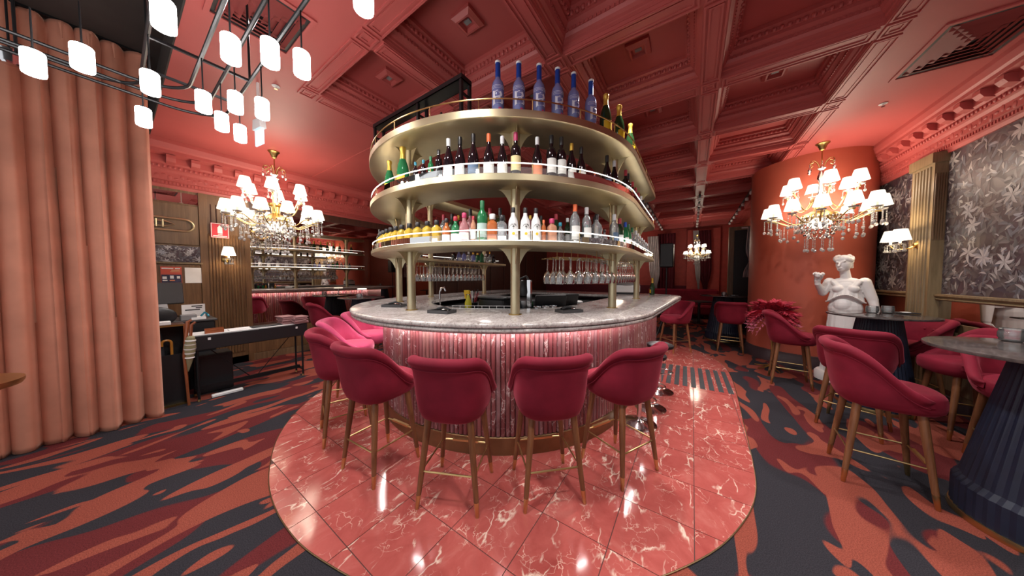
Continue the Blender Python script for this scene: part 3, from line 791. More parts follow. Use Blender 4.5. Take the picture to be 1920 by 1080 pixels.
BK['tall'] = ([(.034,0),(.038,.004),(.038,.175),(.033,.20),(.0165,.228),(.0145,.25)], None, [(.0165,.24),(.0165,.29),(.0145,.294)], (.0388,.03,.13))
BK['slim'] = ([(.026,0),(.030,.004),(.030,.16),(.026,.19),(.0135,.21),(.0125,.24)], None, [(.0145,.23),(.0145,.265),(.012,.268)], (.0308,.03,.11))
BK['facet'] = ([(.036,0),(.042,.006),(.044,.06),(.040,.10),(.044,.13),(.036,.165),(.0165,.19),(.0145,.215)], 3.0, [(.0165,.208),(.0175,.25),(.014,.253)], None)
MC = {}
def bottle(kind, glass, cap, lab, loc, face, desc, group, sc=1.0, cat='bottle'):
    key = (kind, glass, cap, lab)
    if key not in MC:
        pr, sq, cp, lb = BK[kind]
        body = B(pr, sq, 20 if sq else 14).mesh('bottle', glass, True, 50)
        capm = B(cp, None, 12).mesh('cap', cap, True, 50)
        labm = None
        if lab and lb:
            m = MB(); r, z0, z1 = lb
            if sq: rows = [[(r*K(a)*(abs(K(a))**sq+abs(S(a))**sq)**(-1/sq), r*S(a)*(abs(K(a))**sq+abs(S(a))**sq)**(-1/sq), z) for a in [-PI/2-.75+1.5*i/8 for i in range(9)]] for z in (z0, z1)]
            else: rows = [[(r*K(a), r*S(a), z) for a in [-PI/2-1.25+2.5*i/10 for i in range(11)]] for z in (z0, z1)]
            labm = m.rows(rows, False, False).mesh('paper_label', lab)
        MC[key] = (body, capm, labm)
    body, capm, labm = MC[key]
    o = link('bottle', body, None, loc, face); o.scale = (sc, sc, sc); tag(o, desc, cat, group)
    link('cap', capm, o)
    if labm: link('paper_label', labm, o)
    return o
def faceout(u): d = ringdir(u); return math.atan2(d.y, d.x) + PI/2
def on(u, r, tier): p = ringpt(u, r); return (p.x, p.y, TZ[tier][1])
BT = curved_text_mesh('lettering', 'B', .155, 'ink_silver', .0400, .098)
for v_ in BT.vertices: v_.co.x *= 1.185; v_.co.y *= 1.185
BL = MB()
for z in (.175, .185, .195): BL.tube([(.0472*K(a), .0472*S(a), z) for a in [-PI/2-1.3+2.6*i/10 for i in range(11)]], .0012, 4)
BL = BL.mesh('engraved_lines', 'ink_silver')
RED = MB().rows([[(.0474*K(a_), .0474*S(a_), z_) for a_ in [-PI/2+.15+.5*i_/4 for i_ in range(5)]] for z_ in (.018, .034)], False, False).mesh('red_mark', 'cap_pink')
for i, u in enumerate([33, 39, 45, 50.75, 56.25, 63.0]):
    o = bottle('vodka', 'glass_blue', 'cap_blue', None, on(u, 1.57, 2), faceout(u), 'tall frosted blue vodka magnum with large B, %s of six on top shelf' % ORD[i], 'vodka magnums on the top shelf', 1.04)
    link('lettering', BT, o); link('engraved_lines', BL, o); link('red_mark', RED, o)
    link('stopper', MB().lathe([(.0205,.378),(.022,.381),(.022,.392),(.017,.396)], 12).mesh('stopper', 'cap_white'), o)
for i, u in enumerate([70.25, 79, 93]):
    bottle('champagne', 'glass_champ', 'cap_gold', 'yellow', on(u, 1.57, 2), faceout(u), 'champagne bottle with yellow label and gold foil, %s right of blue magnums' % ORD[i], 'champagne on the top shelf', 1.12)
for i, (u, g) in enumerate(((104, 'glass_champ'), (116, 'glass_champ'), (128, 'glass_champ'))):
    bottle('champagne', g, 'cap_orange', 'label_orange', on(u, 1.50, 2), faceout(u), 'orange capped champagne bottle at right arm of top shelf, %s' % ORD[i], 'champagne on the top shelf right arm', 0.8)
for i, u in enumerate((-2, 2, 11)):
    bottle('slim', ('glass_blue', 'glass_blue', 'glass_wine')[i], 'cap_black', None, on(u, 1.40, 2), faceout(u), 'small %s bottle behind the black rack on top shelf' % ('violet', 'pale blue', 'dark')[i], 'small bottles under the black rack', .7)
for i, u in enumerate((14, 17.5, 21, 24, 28)):
    t = tag(obj('coaster_stack', MB().lathe([(.03,0),(.03,.012+.006*(i % 3))], 12), 'label_cream' if i % 2 else 'wood_gold', None, on(u, 1.52, 2)), 'small pale coaster stack on top shelf left of magnums, %s' % ORD[i], 'coasters', 'coaster stacks on the top shelf')
W2 = [(-11.75,'champagne','glass_green','cap_gold','yellow',1.0,'green champagne bottle with gold foil'),(-2,'champagne','glass_green','cap_gold','yellow',1.15,'large green champagne bottle with yellow label'),
 (4.5,'slim','glass_wine','cap_teal','label_blue',.75,'small teal bottle'),(8,'slim','glass_wine','cap_teal','label_blue',.75,'small teal bottle'),(11,'slim','glass_green','cap_green','label_green',.8,'small green bottle'),(14,'slim','glass_wine','cap_black',None,.95,'slim black bottle'),
 (17.5,'burgundy','glass_wine','cap_white','label_white',1.02,'dark wine bottle with white cap'),(23.5-2.2,'burgundy','glass_wine','cap_black','label_white',1.02,'dark wine bottle with wide white label'),
 (25.5,'burgundy','glass_wine','cap_black','label_blue',1.06,'dark wine bottle with blue label'),(30.2,'burgundy','glass_wine','cap_orange','label_white',1.04,'dark wine bottle with tan cap'),
 (34.2,'burgundy','glass_wine','cap_white','label_white',.98,'dark wine bottle with white neck band'),(38.2,'bordeaux','glass_wine','cap_pink','label_cream',1.06,'wine bottle with cream label and pink capsule'),
 (44.7,'burgundy','glass_wine','cap_white','label_orange',1.0,'dark wine bottle with orange label'),(49.2,'bordeaux','glass_wine','cap_black','label_white',1.07,'straight dark wine bottle with pale label'),
 (52.6,'bordeaux','glass_wine','cap_black','label_white',1.07,'straight dark wine bottle with grey label'),(56.2,'burgundy','glass_wine','cap_gold','label_white',.98,'dark wine bottle with yellow neck'),
 (60,'burgundy','glass_wine','cap_black','label_white',.95,'slender dark wine bottle with white label'),(66,'slim','glass_blue','cap_orange',None,.45,'tiny blue miniature bottle'),
 (72.5,'burgundy','glass_wine','cap_black','label_blue',.98,'dark wine bottle with pale blue label'),(77.5,'burgundy','glass_wine','cap_white','label_white',.95,'dark wine bottle with white capsule'),
 (90,'bordeaux','glass_wine','cap_red','label_white',.98,'dark wine bottle with red capsule'),(94,'bordeaux','glass_wine','cap_black','label_white',.98,'dark wine bottle with black capsule'),(103,'bordeaux','glass_wine','cap_red','label_white',.95,'dark wine bottle with red capsule'),
 (110,'bordeaux','glass_wine','cap_red','label_white',.92,'dark wine bottle with red capsule'),(117,'bordeaux','glass_wine','cap_red','label_white',.9,'dark wine bottle with red capsule'),(124,'bordeaux','glass_wine','cap_white','label_white',.92,'dark wine bottle with white capsule'),(131,'bordeaux','glass_wine','cap_black','label_white',.92,'dark wine bottle with black capsule'),(138,'bordeaux','glass_wine','cap_black','label_white',.92,'dark wine bottle with black capsule')]
for i, (u, k, g, c, l, s, d) in enumerate(W2):
    w_ = ORD[i] if i < 14 else ORD[len(W2)-1-i]
    sd = 'left' if i < 14 else 'right'
    bottle(k, g, c, l, on(u, 1.55, 1), faceout(u), '%s, %s from %s on middle shelf' % (d, w_, sd), 'bottles on the middle shelf', s*1.03)
W1 = [(-31,'tall','glass_wine','cap_black','label_white',.9,'dark tall bottle')] + [(u,'square','glass_gold','cap_black','label_white',1.0,'square amber spirit bottle with chunky black cap') for u in (-26,-21.5,-17.5,-13.5,-9.5,-5.8,-2.0,2.0,6.0,10.0,13.5)] + [
 (17,'round','glass_orange','cap_black','label_white',.95,'orange spirit bottle with black cap'),(20,'round','glass_green','cap_red','label_white',1.0,'green bottle with red cap'),(22.8,'round','glass_pink','cap_pink','label_white',1.12,'pink decanter bottle with pink stopper'),
 (25.6,'slim','glass_peach','cap_red','label_white',.8,'slim rose bottle with red cap'),(28.3,'tall','glass_green','cap_green','label_green',1.15,'tall green bottle with pale label'),(31.3,'square','glass_orange','cap_white','label_orange',1.15,'square orange liqueur bottle with white cap'),
 (34.1,'square','glass_ice','cap_black','label_white',1.1,'square clear bottle with black lettering'),
 (49.2,'square','glass_peach','cap_pink',None,1.02,'square peach bottle with pink cap'),(46.6,'slim','glass_orange','cap_orange',None,.7,'small orange bottle'),(52,'round','glass_clear','cap_teal',None,.8,'small clear bottle with teal cap'),
 (57.2,'tall','glass_ice','cap_orange','label_white',1.16,'tall clear vodka bottle with orange capsule'),(61.8,'tall','glass_ice','cap_white','label_white',1.12,'tall clear vodka bottle with white label'),(66.3,'facet','glass_ice','cap_black',None,1.12,'faceted crystal spirit bottle'),
 (70.5,'round','glass_ice','cap_black','label_blue',.72,'short clear bottle with blue label'),(76.5,'tall','glass_ice','cap_white','label_blue',1.1,'tall frosted bottle with blue badge'),(81,'tall','glass_champ','cap_red','label_white',1.03,'brown bottle with red cap'),
 (87.5,'tall','glass_green','cap_blue','label_white',1.0,'green bottle with blue foil'),(92.5,'tall','glass_green','cap_green','label_white',1.0,'green bottle with green foil'),(100,'tall','glass_ice','cap_green','label_white',1.0,'clear bottle with green cap'),
 (108,'tall','glass_ice','cap_white','label_white',1.0,'tall clear bottle'),(113,'tall','glass_ice','cap_white','label_white',.95,'tall clear bottle'),(118.5,'slim','glass_ice','cap_white','label_white',1.0,'slim clear bottle'),(124,'slim','glass_ice','cap_white','label_white',.98,'slim clear bottle'),(130,'slim','glass_ice','cap_white','label_white',.95,'slim clear bottle'),(136,'slim','glass_ice','cap_white','label_green',.9,'slim clear bottle with green label'),(142,'slim','glass_ice','cap_white','label_white',.9,'slim clear bottle')]
for i, (u, k, g, c, l, s, d) in enumerate(W1):
    w_ = ORD[i] if i < 20 else ORD[len(W1)-1-i]
    sd = 'left' if i < 20 else 'right'
    bottle(k, g, c, l, on(u, 1.57, 0), faceout(u), '%s, %s from %s on lowest shelf' % (d, w_, sd), 'bottles on the lowest shelf', s*.97)
MAL = curved_text_mesh('lettering', 'MALIBU', .020, 'ink', .0392, .132)
for v_ in MAL.vertices:
    a_ = math.atan2(v_.co.y, v_.co.x) + PI/2; v_.co.z -= .030*a_*a_
MTX = [MAL, curved_text_mesh('sunset_mark', '\u25cf', .03, 'yellow', .0404, .058)]
palm = MB()
for a in (-2.6, -2.0, -1.57, -1.1, -.5): palm.tube([(.0406*K(-PI/2+.35*K(a)*t), .0406*S(-PI/2+.35*K(a)*t), .112 + .022*S(-a)*t - .012*t*t) for t in (0, .5, 1)], [.002, .0016, .0005], 4)
palm.tube([(0, -.0406, .112), (.001, -.0407, .078)], .0012, 4)
palm = palm.mesh('palm_mark', 'ink')
for i, u in enumerate((37.4, 41.0, 44.2)):
    o = bottle('coconut', 'bottle_white', 'cap_black', None, on(u, 1.565, 0), faceout(u), 'opaque white rum bottle with black cap, %s of three on lowest shelf' % ORD[i], 'white rum bottles', 1.03)
    for m in MTX: link(m.name.split('.')[0], m, o)
    link('palm_mark', palm, o)
# second row and far-side bottles
rn = random.Random(5); gl = ['glass_wine', 'glass_champ', 'glass_amber', 'glass_ice', 'glass_pink', 'glass_green']; cp = ['cap_black', 'cap_red', 'cap_white', 'cap_gold']
backs = [8, 11.6, 15.2, 18.8, 22.4, 26, 29.6, 33.2, 44, 48, 54, 59, 64, 69, 74]
for i, u in enumerate(backs):
    bottle(rn.choice(['tall', 'slim', 'round', 'bordeaux']), rn.choice(gl), rn.choice(cp), 'label_white', on(u, 1.40, 0), faceout(u), 'bottle standing in the back row of lowest shelf, %s from left' % ORD[i], 'back row of the lowest shelf', .95)
for tier, us in ((0, [-100-4.2*k for k in range(10)]), (1, [-104-6*k for k in range(7)])):
    for i, u in enumerate(us):
        k_ = 'champagne' if tier else rn.choice(['tall', 'round', 'square', 'facet'])
        bottle(k_, 'glass_champ' if tier else rn.choice(['glass_ice', 'glass_green', 'glass_blue', 'glass_wine']), 'cap_gold' if tier else rn.choice(cp), 'label_white', on(u, 1.33, tier), faceout(u)+PI,
               '%s on far left arm of %s shelf, %s along' % ('gold foil champagne bottle' if tier else 'spirit bottle', ('lowest', 'middle')[tier], ORD[i]), 'bottles on the far left shelf arm', .95)
for i, u in enumerate([-78, -71, -64, -57]):
    bottle(rn.choice(['tall', 'facet', 'round']), rn.choice(['glass_ice', 'glass_blue', 'glass_amber']), 'cap_black', 'label_white', on(u, 1.50, 0), faceout(u), 'bottle on the mirror-facing side of lowest shelf, %s along' % ORD[i], 'bottles on the mirror side of the lowest shelf', 1.0)
# black tray rack standing on the top shelf
rk = thing('tray_rack', 'black steel rack standing on left of the top brass shelf', 'rack', (0, 0, TZ[2][1]))
zt = .345
obj('channel', MB().box(-2.86, -1.56, 1.60, 1.72, zt-.04, zt-.034).box(-2.86, -1.56, 1.60, 1.606, zt-.04, zt).box(-2.86, -1.56, 1.714, 1.72, zt-.04, zt).box(-1.568, -1.56, 1.606, 1.714, zt-.04, zt), 'black_metal', rk, smooth=False)
for x in (-1.575, -2.12, -2.84):
    for y in (1.612, 1.708): obj('leg', MB().box(x-.012, x+.012, y-.012, y+.012, 0, zt-.04), 'black_metal', rk, smooth=False)
    obj('tie_bar', MB().box(x-.008, x+.008, 1.624, 1.696, .20, .215), 'black_metal', rk, smooth=False)

# ---- hanging wine glasses under the lowest shelf
wg = MB().lathe([(.033,0),(.034,-.003),(.006,-.008),(.0042,-.02),(.0042,-.095),(.010,-.108),(.030,-.130),(.038,-.160),(.036,-.190),(.031,-.208),(.029,-.208),(.034,-.188),(.036,-.160),(.028,-.132),(.004,-.112)], 14, caps=False)
wg_me = wg.mesh('wine_glass', 'glass_clear')
def rack(u0, u1, radii, n, where, grp):
    t = thing('glass_rack', 'brass hanging rail for stemware under %s of the brass shelf' % where, 'rack', (0, 0, 1.745))
    for q, r in enumerate(radii):
        for dr in (-.03, .03):
            obj('rail', MB().tube([(*ringpt(u0+(u1-u0)*i/24, r+dr), -.07) for i in range(25)], .0035, 6), 'brass', t)
        for i in range(6):
            p = ringpt(u0+(u1-u0)*(i+.5)/6, r+.03); obj('hanger', MB().tube([(p.x, p.y, -.07), (p.x, p.y, 0 if r > 1.17 else -.004)], .003, 5), 'brass', t)
        for i in range(n):
            u = u0 + (u1-u0)*(i+.5)/n; p = ringpt(u, r)
            o = link('wine_glass', wg_me, None, (p.x, p.y, 1.745-.066)); o.scale = (1.12, 1.12, 1.16)
            tag(o, 'hanging wine glass under %s, %s rail from inside, %s from %s end' % (where, ORD[q], ORD[i], 'front'), 'wine glass', grp)
rack(52, 126, (1.235, 1.345, 1.46), 17, 'right shelf arm', 'wine glasses under the right shelf arm')
rack(-72, -124, (1.235, 1.345, 1.46), 16, 'left shelf arm', 'wine glasses under the left shelf arm')

# ---- bar stools
stool = thing('bar_stool', 'x', 'bar stool')
SQ = 3.0
def sqd(a):
    x, y = S(a), -K(a); q = (abs(x)**SQ+abs(y)**SQ)**(-1/SQ); return x*q, y*q
def sstep(t): t = max(0, min(1, t)); return t*t*(3-2*t)
SR = .247
sh = MB(); rows = []; nph = 48; PM = R(128)
for i in range(nph+1):
    ph = -PM + 2*PM*i/nph; dx, dy = sqd(ph); ap = abs(math.degrees(ph))
    zt = .985 - .285*sstep((ap-40)/84)
    hgt = zt-.60; sec = []
    lean = .035*sstep((100-ap)/100)
    lip = .033 if ap < 112 else .033*(128-ap)/16+.004
    for sc_, z in ((.60,.572),(.74,.578),(.85,.60),(.925,.65),(.965,.70)): sec.append((sc_*SR, min(z, zt-.03)))
    for t in (.35, .65, .90): sec.append(((.965+.02*t)*SR + lean*t, .70 + (zt-.745)*t))
    rt = .985*SR + lean
    for a in (-70, -35, 0, 35, 70, 105, 140, 180): sec.append((rt - .006 + lip*.95*K(R(a)), zt + lip*S(R(a))))
    sec.append((rt-.050, zt-.05)); sec.append((rt-.058-lean*.5, (zt+.69)/2)); sec.append((.79*SR, .685))
    rows.append([(r*dx, r*dy + (-.005), z) for r, z in sec])
sh.rows(rows, False, False)
# close arm ends
ns = len(rows[0]); nb = len(rows)
sh.f.append(tuple(range(ns))); sh.f.append(tuple((nb-1)*ns + j for j in range(ns-1, -1, -1)))
obj('backrest', sh, 'velvet', stool, ang=60)
seam = MB().tube([(( (.985*SR+.035*sstep((100-abs(math.degrees(p)))/100)) + .004)*sqd(p)[0], ((.985*SR+.035*sstep((100-abs(math.degrees(p)))/100)) + .004)*sqd(p)[1]-.005, .985-.285*sstep((abs(math.degrees(p))-40)/84)-.046) for p in [-PM*.95+2*PM*.95*i/40 for i in range(41)]], .0035, 5)
obj('piping', seam, 'velvet', stool.children[0])
seat = MB(); rows = []
for sc_, z in ((.55,.575),(.86,.585),(.97,.61),(1.0,.64),(1.0,.675),(.985,.70),(.94,.718),(.80,.728),(.40,.732),(.05,.733)):
    rows.append([(sc_*.222*sqd(2*PI*j/32)[0], sc_*.230*sqd(2*PI*j/32)[1]+.024, z) for j in range(32)])
seat.rows(rows, True, True); obj('seat', seat, 'velvet', stool, ang=60)
lg = MB().lathe([(.0235,.59),(.022,.45),(.016,.09)], 12); lgc = MB().lathe([(.0165,.095),(.0120,.004),(.009,0)], 12)
def shear(mb, sx, sy):
    for k, (x, y, z) in enumerate(mb.v): mb.v[k] = (x + sx*(.14+.062*(.6-z)/.6), y + sy*(.135+.062*(.6-z)/.6), z)
    return mb
for sx in (-1, 1):
    for sy in (-1, 1):
        a = MB(); a.v = list(lg.v); a.f = list(lg.f); b = MB(); b.v = list(lgc.v); b.f = list(lgc.f)
        l = obj('leg', shear(a, sx, sy), 'wood_leg', stool); obj('foot_cap', shear(b, sx, sy), 'gold_dark' if 0 else 'brass', l)
w = .178; c_ = .03; pts = []
for (sx, sy, a0) in ((1, 1, 0), (-1, 1, 90), (-1, -1, 180), (1, -1, 270)):
    for k in range(5):
        a = R(a0 + 90*k/4); pts.append((sx*(w-c_) + c_*K(a), sy*(w-c_) + c_*S(a), .245))
obj('footrest', MB().tube(pts, .0062, 8, True), 'brass', stool)
obj('kick_plate', MB().box(-.10, .10, w-.011, w+.011, .241, .256), 'brass', stool, smooth=False)
stool_pink = copy_tree(stool)
for ch in stool_pink.children:
    if ch.name.split('.')[0] in ('backrest', 'seat'):
        ch.data = ch.data.copy(); ch.data.materials[0] = MATS['velvet_pink']
first = {}
def put_stool(x, y, rz, label, group, src=None):
    src = src or stool
    if src not in first:
        first[src] = 1; src.location = (x, y, 0); src.rotation_euler = (0, 0, rz); src['label'] = label; src['group'] = group; src['category'] = 'bar stool'; return src
    return copy_tree(src, None, (x, y, 0), rz, label, group)
def face(x, y, tx, ty): return math.atan2(ty-y, tx-x) - PI/2
G1 = 'velvet stools around the island bar'
for u, r, lb, sp in ((25, 1.93, 'crimson velvet bar stool seen square from behind, nearest camera', 0), (44, 1.90, 'crimson velvet bar stool at bar, right of the nearest one', 0), (63.5, 1.90, 'crimson velvet bar stool at bar, rightmost beside chrome pedestals', 0),
                   (3.4, 1.90, 'crimson velvet bar stool at bar, directly left of the nearest one', 0), (-18.3, 1.93, 'crimson velvet bar stool at bar, second left of the nearest one', 0), (-38, 1.93, 'bright pink velvet bar stool at left curve of the bar', 1), (-57, 1.95, 'bright pink velvet bar stool furthest left, half hidden under the counter', 1)):
    p = ringpt(u, r); put_stool(p.x, p.y, face(p.x, p.y, CX, CY), lb, G1, stool_pink if sp else None)
put_stool(-.27, 6.35, face(-.27, 6.35, -1.3, 5.4), 'red velvet bar stool at far right corner of the bar', G1)
# chrome pedestal stools along the right side
def pedestal(x, y, label):
    t = thing('pedestal_stool', label, 'bar stool', (x, y, 0.0065), 0, 'chrome pedestal stools')
    obj('base', MB().lathe([(.165,0),(.165,.008),(.13,.022),(.05,.035),(.03,.05),(.024,.06)], 32), 'chrome', t)
    obj('pole', MB().lathe([(.022,.05),(.022,.58)], 16), 'chrome', t)
    obj('foot_ring', MB().tube([(.11*K(2*PI*k/24)+.04, .11*S(2*PI*k/24), .27) for k in range(24)], .008, 6, True), 'chrome', t)
    obj('seat', MB().lathe([(.04,.58),(.15,.585),(.155,.60),(.155,.62),(.13,.635)], 24), 'black', t)
pedestal(-.42, 2.95, 'chrome pedestal stool nearest camera on right side of bar'); pedestal(-.37, 3.38, 'second chrome pedestal stool along right side of bar'); pedestal(-.33, 3.95, 'furthest chrome pedestal stool along right side of bar')

# ---- things on and inside the counter
ZBN = 1.05
def caddy(x, y, rz, label):
    t = thing('bar_caddy', label, 'tray', (x, y, ZB), rz, 'bar caddies')
    obj('tray', MB().box(-.11, .11, -.07, .07, 0, .008).box(-.11, .11, -.07, -.062, .008, .028).box(-.11, .11, .062, .07, .008, .028).box(-.11, -.102, -.062, .062, .008, .028).box(.102, .11, -.062, .062, .008, .028), 'dark_plastic', t, smooth=False)
    obj('tong', MB().tube([(-.07, .02, .03), (0, .03, .045), (.08, .01, .03)], [.012, .016, .01], 8), 'black', t)
    obj('spoon', MB().sphere((.03, -.02, .036), (.02, .014, .008)).tube([(.03, -.02, .036), (.10, -.05, .032)], .004, 6), 'chrome', t)
def cp_(u, r): p = ringpt(u, r); return p.x, p.y
x, y = cp_(11, 1.42); caddy(x, y, .2, 'black bar caddy with tongs on counter between two front columns')
x, y = cp_(-23, 1.45); caddy(x, y, .5, 'black bar caddy on counter near the left columns')
x, y = cp_(60, 1.40); caddy(x, y, 1.0, 'dark brown bar caddy on counter right of the centre column')
x, y = cp_(22, 1.06); t = thing('drip_rack', 'white wire drip rack along inner edge of the counter', 'rack', (x, y, ZB), R(30))
for k in range(9): obj('wire', MB().tube([(-.30+.075*k, 0, 0), (-.30+.075*k, 0, .035)], .003, 5), 'white_plastic', t)
for z in (.006, .035): obj('wire', MB().tube([(-.31, 0, z), (.31, 0, z)], .003, 5), 'white_plastic', t)
x, y = cp_(10, .95); t = thing('spray_bottle', 'clear spray bottle with yellow trigger inside the bar', 'spray bottle', (x, y, ZBN))
obj('body', MB().lathe([(.035,0),(.037,.01),(.037,.18),(.015,.24),(.013,.26)], 14), 'leaf_yellow', t)
obj('trigger', MB().box(-.05, .02, -.012, .012, .27, .31).box(-.045, -.03, -.008, .008, .22, .27), 'yellow', t, smooth=False)
x, y = cp_(48, .88); t = thing('juice_press', 'tall black and chrome lever juice press inside the bar', 'press', (x, y, ZBN))
obj('base', MB().lathe([(.09,0),(.09,.03),(.07,.04)], 16), 'chrome', t); obj('post', MB().box(.05, .09, -.02, .02, .03, .42), 'chrome', t, smooth=False)
obj('cup', MB().lathe([(.035,.09),(.055,.17),(.055,.2)], 14), 'steel', t); obj('head', MB().lathe([(.05,.25),(.06,.29),(.05,.40),(.03,.42)], 14), 'black', t); obj('lever', MB().tube([(.07,0,.40),(.02,.02,.46),(-.10,.03,.42)], .012, 8), 'black', t)
def screen(x, y, z, rz, label, w=.30, h=.22):
    t = thing('till_screen', label, 'screen', (x, y, z), rz)
    obj('foot', MB().bbox(-.10, .10, -.07, .07, 0, .02, .005), 'black', t, smooth=False); obj('stem', MB().box(-.02, .02, -.02, .02, .02, .12), 'black', t, smooth=False)
    obj('panel', MB().bbox(-w/2, w/2, -.018, .018, .10, .10+h, .006, Matrix.Rotation(.25, 4, 'X')), 'black', t, smooth=False)
x, y = cp_(69, .88); screen(x, y, ZBN, .8, 'black till screen behind counter right of the juice press', .36, .16)
x, y = cp_(86, .90); screen(x, y, ZBN, 1.1, 'black till screen next to the right-hand front column', .32, .16)
x, y = cp_(28, .79); t = thing('ice_bin', 'large black bin inside the bar behind the centre column', 'bin', (x, y, ZBN))
obj('tub', MB().bbox(-.17, .17, -.12, .12, 0, .22, .015), 'black', t, smooth=False); obj('lid', MB().bbox(-.175, .175, -.125, .125, .22, .24, .006), 'dark_plastic', t, smooth=False)
x, y = cp_(4, .74); t = thing('straw_holder', 'bundle of straws and picks in a dark cup inside the bar', 'cup', (x, y, ZBN))
obj('cup', MB().lathe([(.05,0),(.06,.16)], 14), 'black', t)
for k in range(12): a = k*2.4; obj('straw', MB().tube([(.02*K(a), .02*S(a), .1), (.07*K(a), .07*S(a), .27+.02*(k % 3))], .004, 5), ('cap_red', 'cap_white', 'black')[k % 3], t)
tag(obj('glass_crate', MB().bbox(-.14, .14, -.10, .10, 0, .13, .01), 'white_plastic', None, (cp_(104, .80)[0], cp_(104, .80)[1], ZBN), .5, smooth=False), 'pale plastic glass crate inside the bar near the screens', 'crate')
tag(obj('bar_cloth', MB().sphere((0, 0, .03), (.09, .05, .035), 12, 6), 'blue_cloth', None, (cp_(40, .93)[0], cp_(40, .93)[1], ZBN-.004)), 'crumpled blue cloth beside the juice press', 'cloth')
rn = random.Random(11); tum = MB().lathe([(.03,0),(.036,.004),(.038,.09),(.035,.09),(.033,.01)], 12, caps=False).mesh('tumbler', 'glass_clear')
for k in range(10):
    u = -24+5.6*(k % 5); o = link('tumbler', tum, None, (*cp_(u, .93-.09*(k//5)), ZBN)); tag(o, 'clear tumbler on inner bar bench, %s in the %s row' % (ORD[k % 5], ('front', 'back')[k//5]), 'glass', 'tumblers on the inner bench')
bottle('champagne', 'glass_champ', 'cap_gold', 'yellow', (-.62, 5.62, ZB), -PI/2, 'champagne bottle with yellow label on the far right bar counter', 'champagne on the counter', .95)
t = thing('coffee_machine', 'white and grey machine on the far counter by the speaker', 'machine', (-1.05, 5.60, ZB), .1)
obj('body', MB().bbox(-.22, .22, -.15, .15, .03, .17, .015), 'white_plastic', t, smooth=False); obj('hood', MB().lathe([(.15,.17),(.15,.20),(.10,.225)], 24, M=Matrix.Scale(1.5, 4, (1,0,0))), 'grey_plastic', t); obj('feet', MB().box(-.22, .22, -.14, .14, 0, .03), 'black', t, smooth=False)
t = thing('pa_speaker', 'black loudspeaker on a pole beyond the right end of the shelf', 'speaker', (-.55, 7.9, 0))
obj('cabinet', MB().bbox(-.15, .15, -.15, .15, 1.75, 2.35, .02), 'black', t, smooth=False); obj('pole', MB().lathe([(.018,.3),(.018,1.76)], 10), 'black', t)
for k in range(3): a = k*2.09; obj('leg', MB().tube([(0,0,.6),(.35*K(a),.35*S(a),.01)], .012, 6), 'black', t)

rn = random.Random(21)
for k in range(7):
    u = 46+7.2*k; x, y = cp_(u, .69)
    bottle(rn.choice(['slim', 'round', 'tall']), rn.choice(['glass_ice', 'glass_amber', 'glass_wine', 'glass_green']), rn.choice(['cap_black', 'chrome', 'cap_red']), 'label_white', (x, y, ZBN), faceout(u), 'speed-rail bottle on the inner bench, %s from left' % ORD[k], 'bottles on the inner bench', .85)
for k in range(3):
    x, y = cp_(55+6*k, .98); t = thing('shaker_cup', 'steel shaker cup on the inner bench, %s from left' % ORD[k], 'cup', (x, y, ZBN), 0, 'steel cups inside the bar'); obj('cup', MB().lathe([(.03,0),(.043,.14),(.045,.14),(.040,.13),(.028,.008)], 16, caps=False), 'chrome', t); obj('base', MB().lathe([(.031,0),(.031,.006)], 16), 'steel', t)
x, y = cp_(-55, .92); t = thing('bar_tap', 'chrome mixer tap on inner bench by the left columns', 'tap', (x, y, ZBN)); obj('spout', MB().tube([(0,0,0),(0,0,.24),(.03,.0,.30),(.09,0,.31),(.12,0,.26)], .012, 8), 'chrome', t); obj('base', MB().lathe([(.03,0),(.03,.015),(.016,.03)], 14), 'chrome', t)
for x, y in ((CX-.2, CY-.35), (CX+.75, CY+.6)): spot_light('bench_fill', (x, y, 2.69), 32, (1, .95, .9), .05, 120)  # added unseen spots that brighten the dark inside of the bar

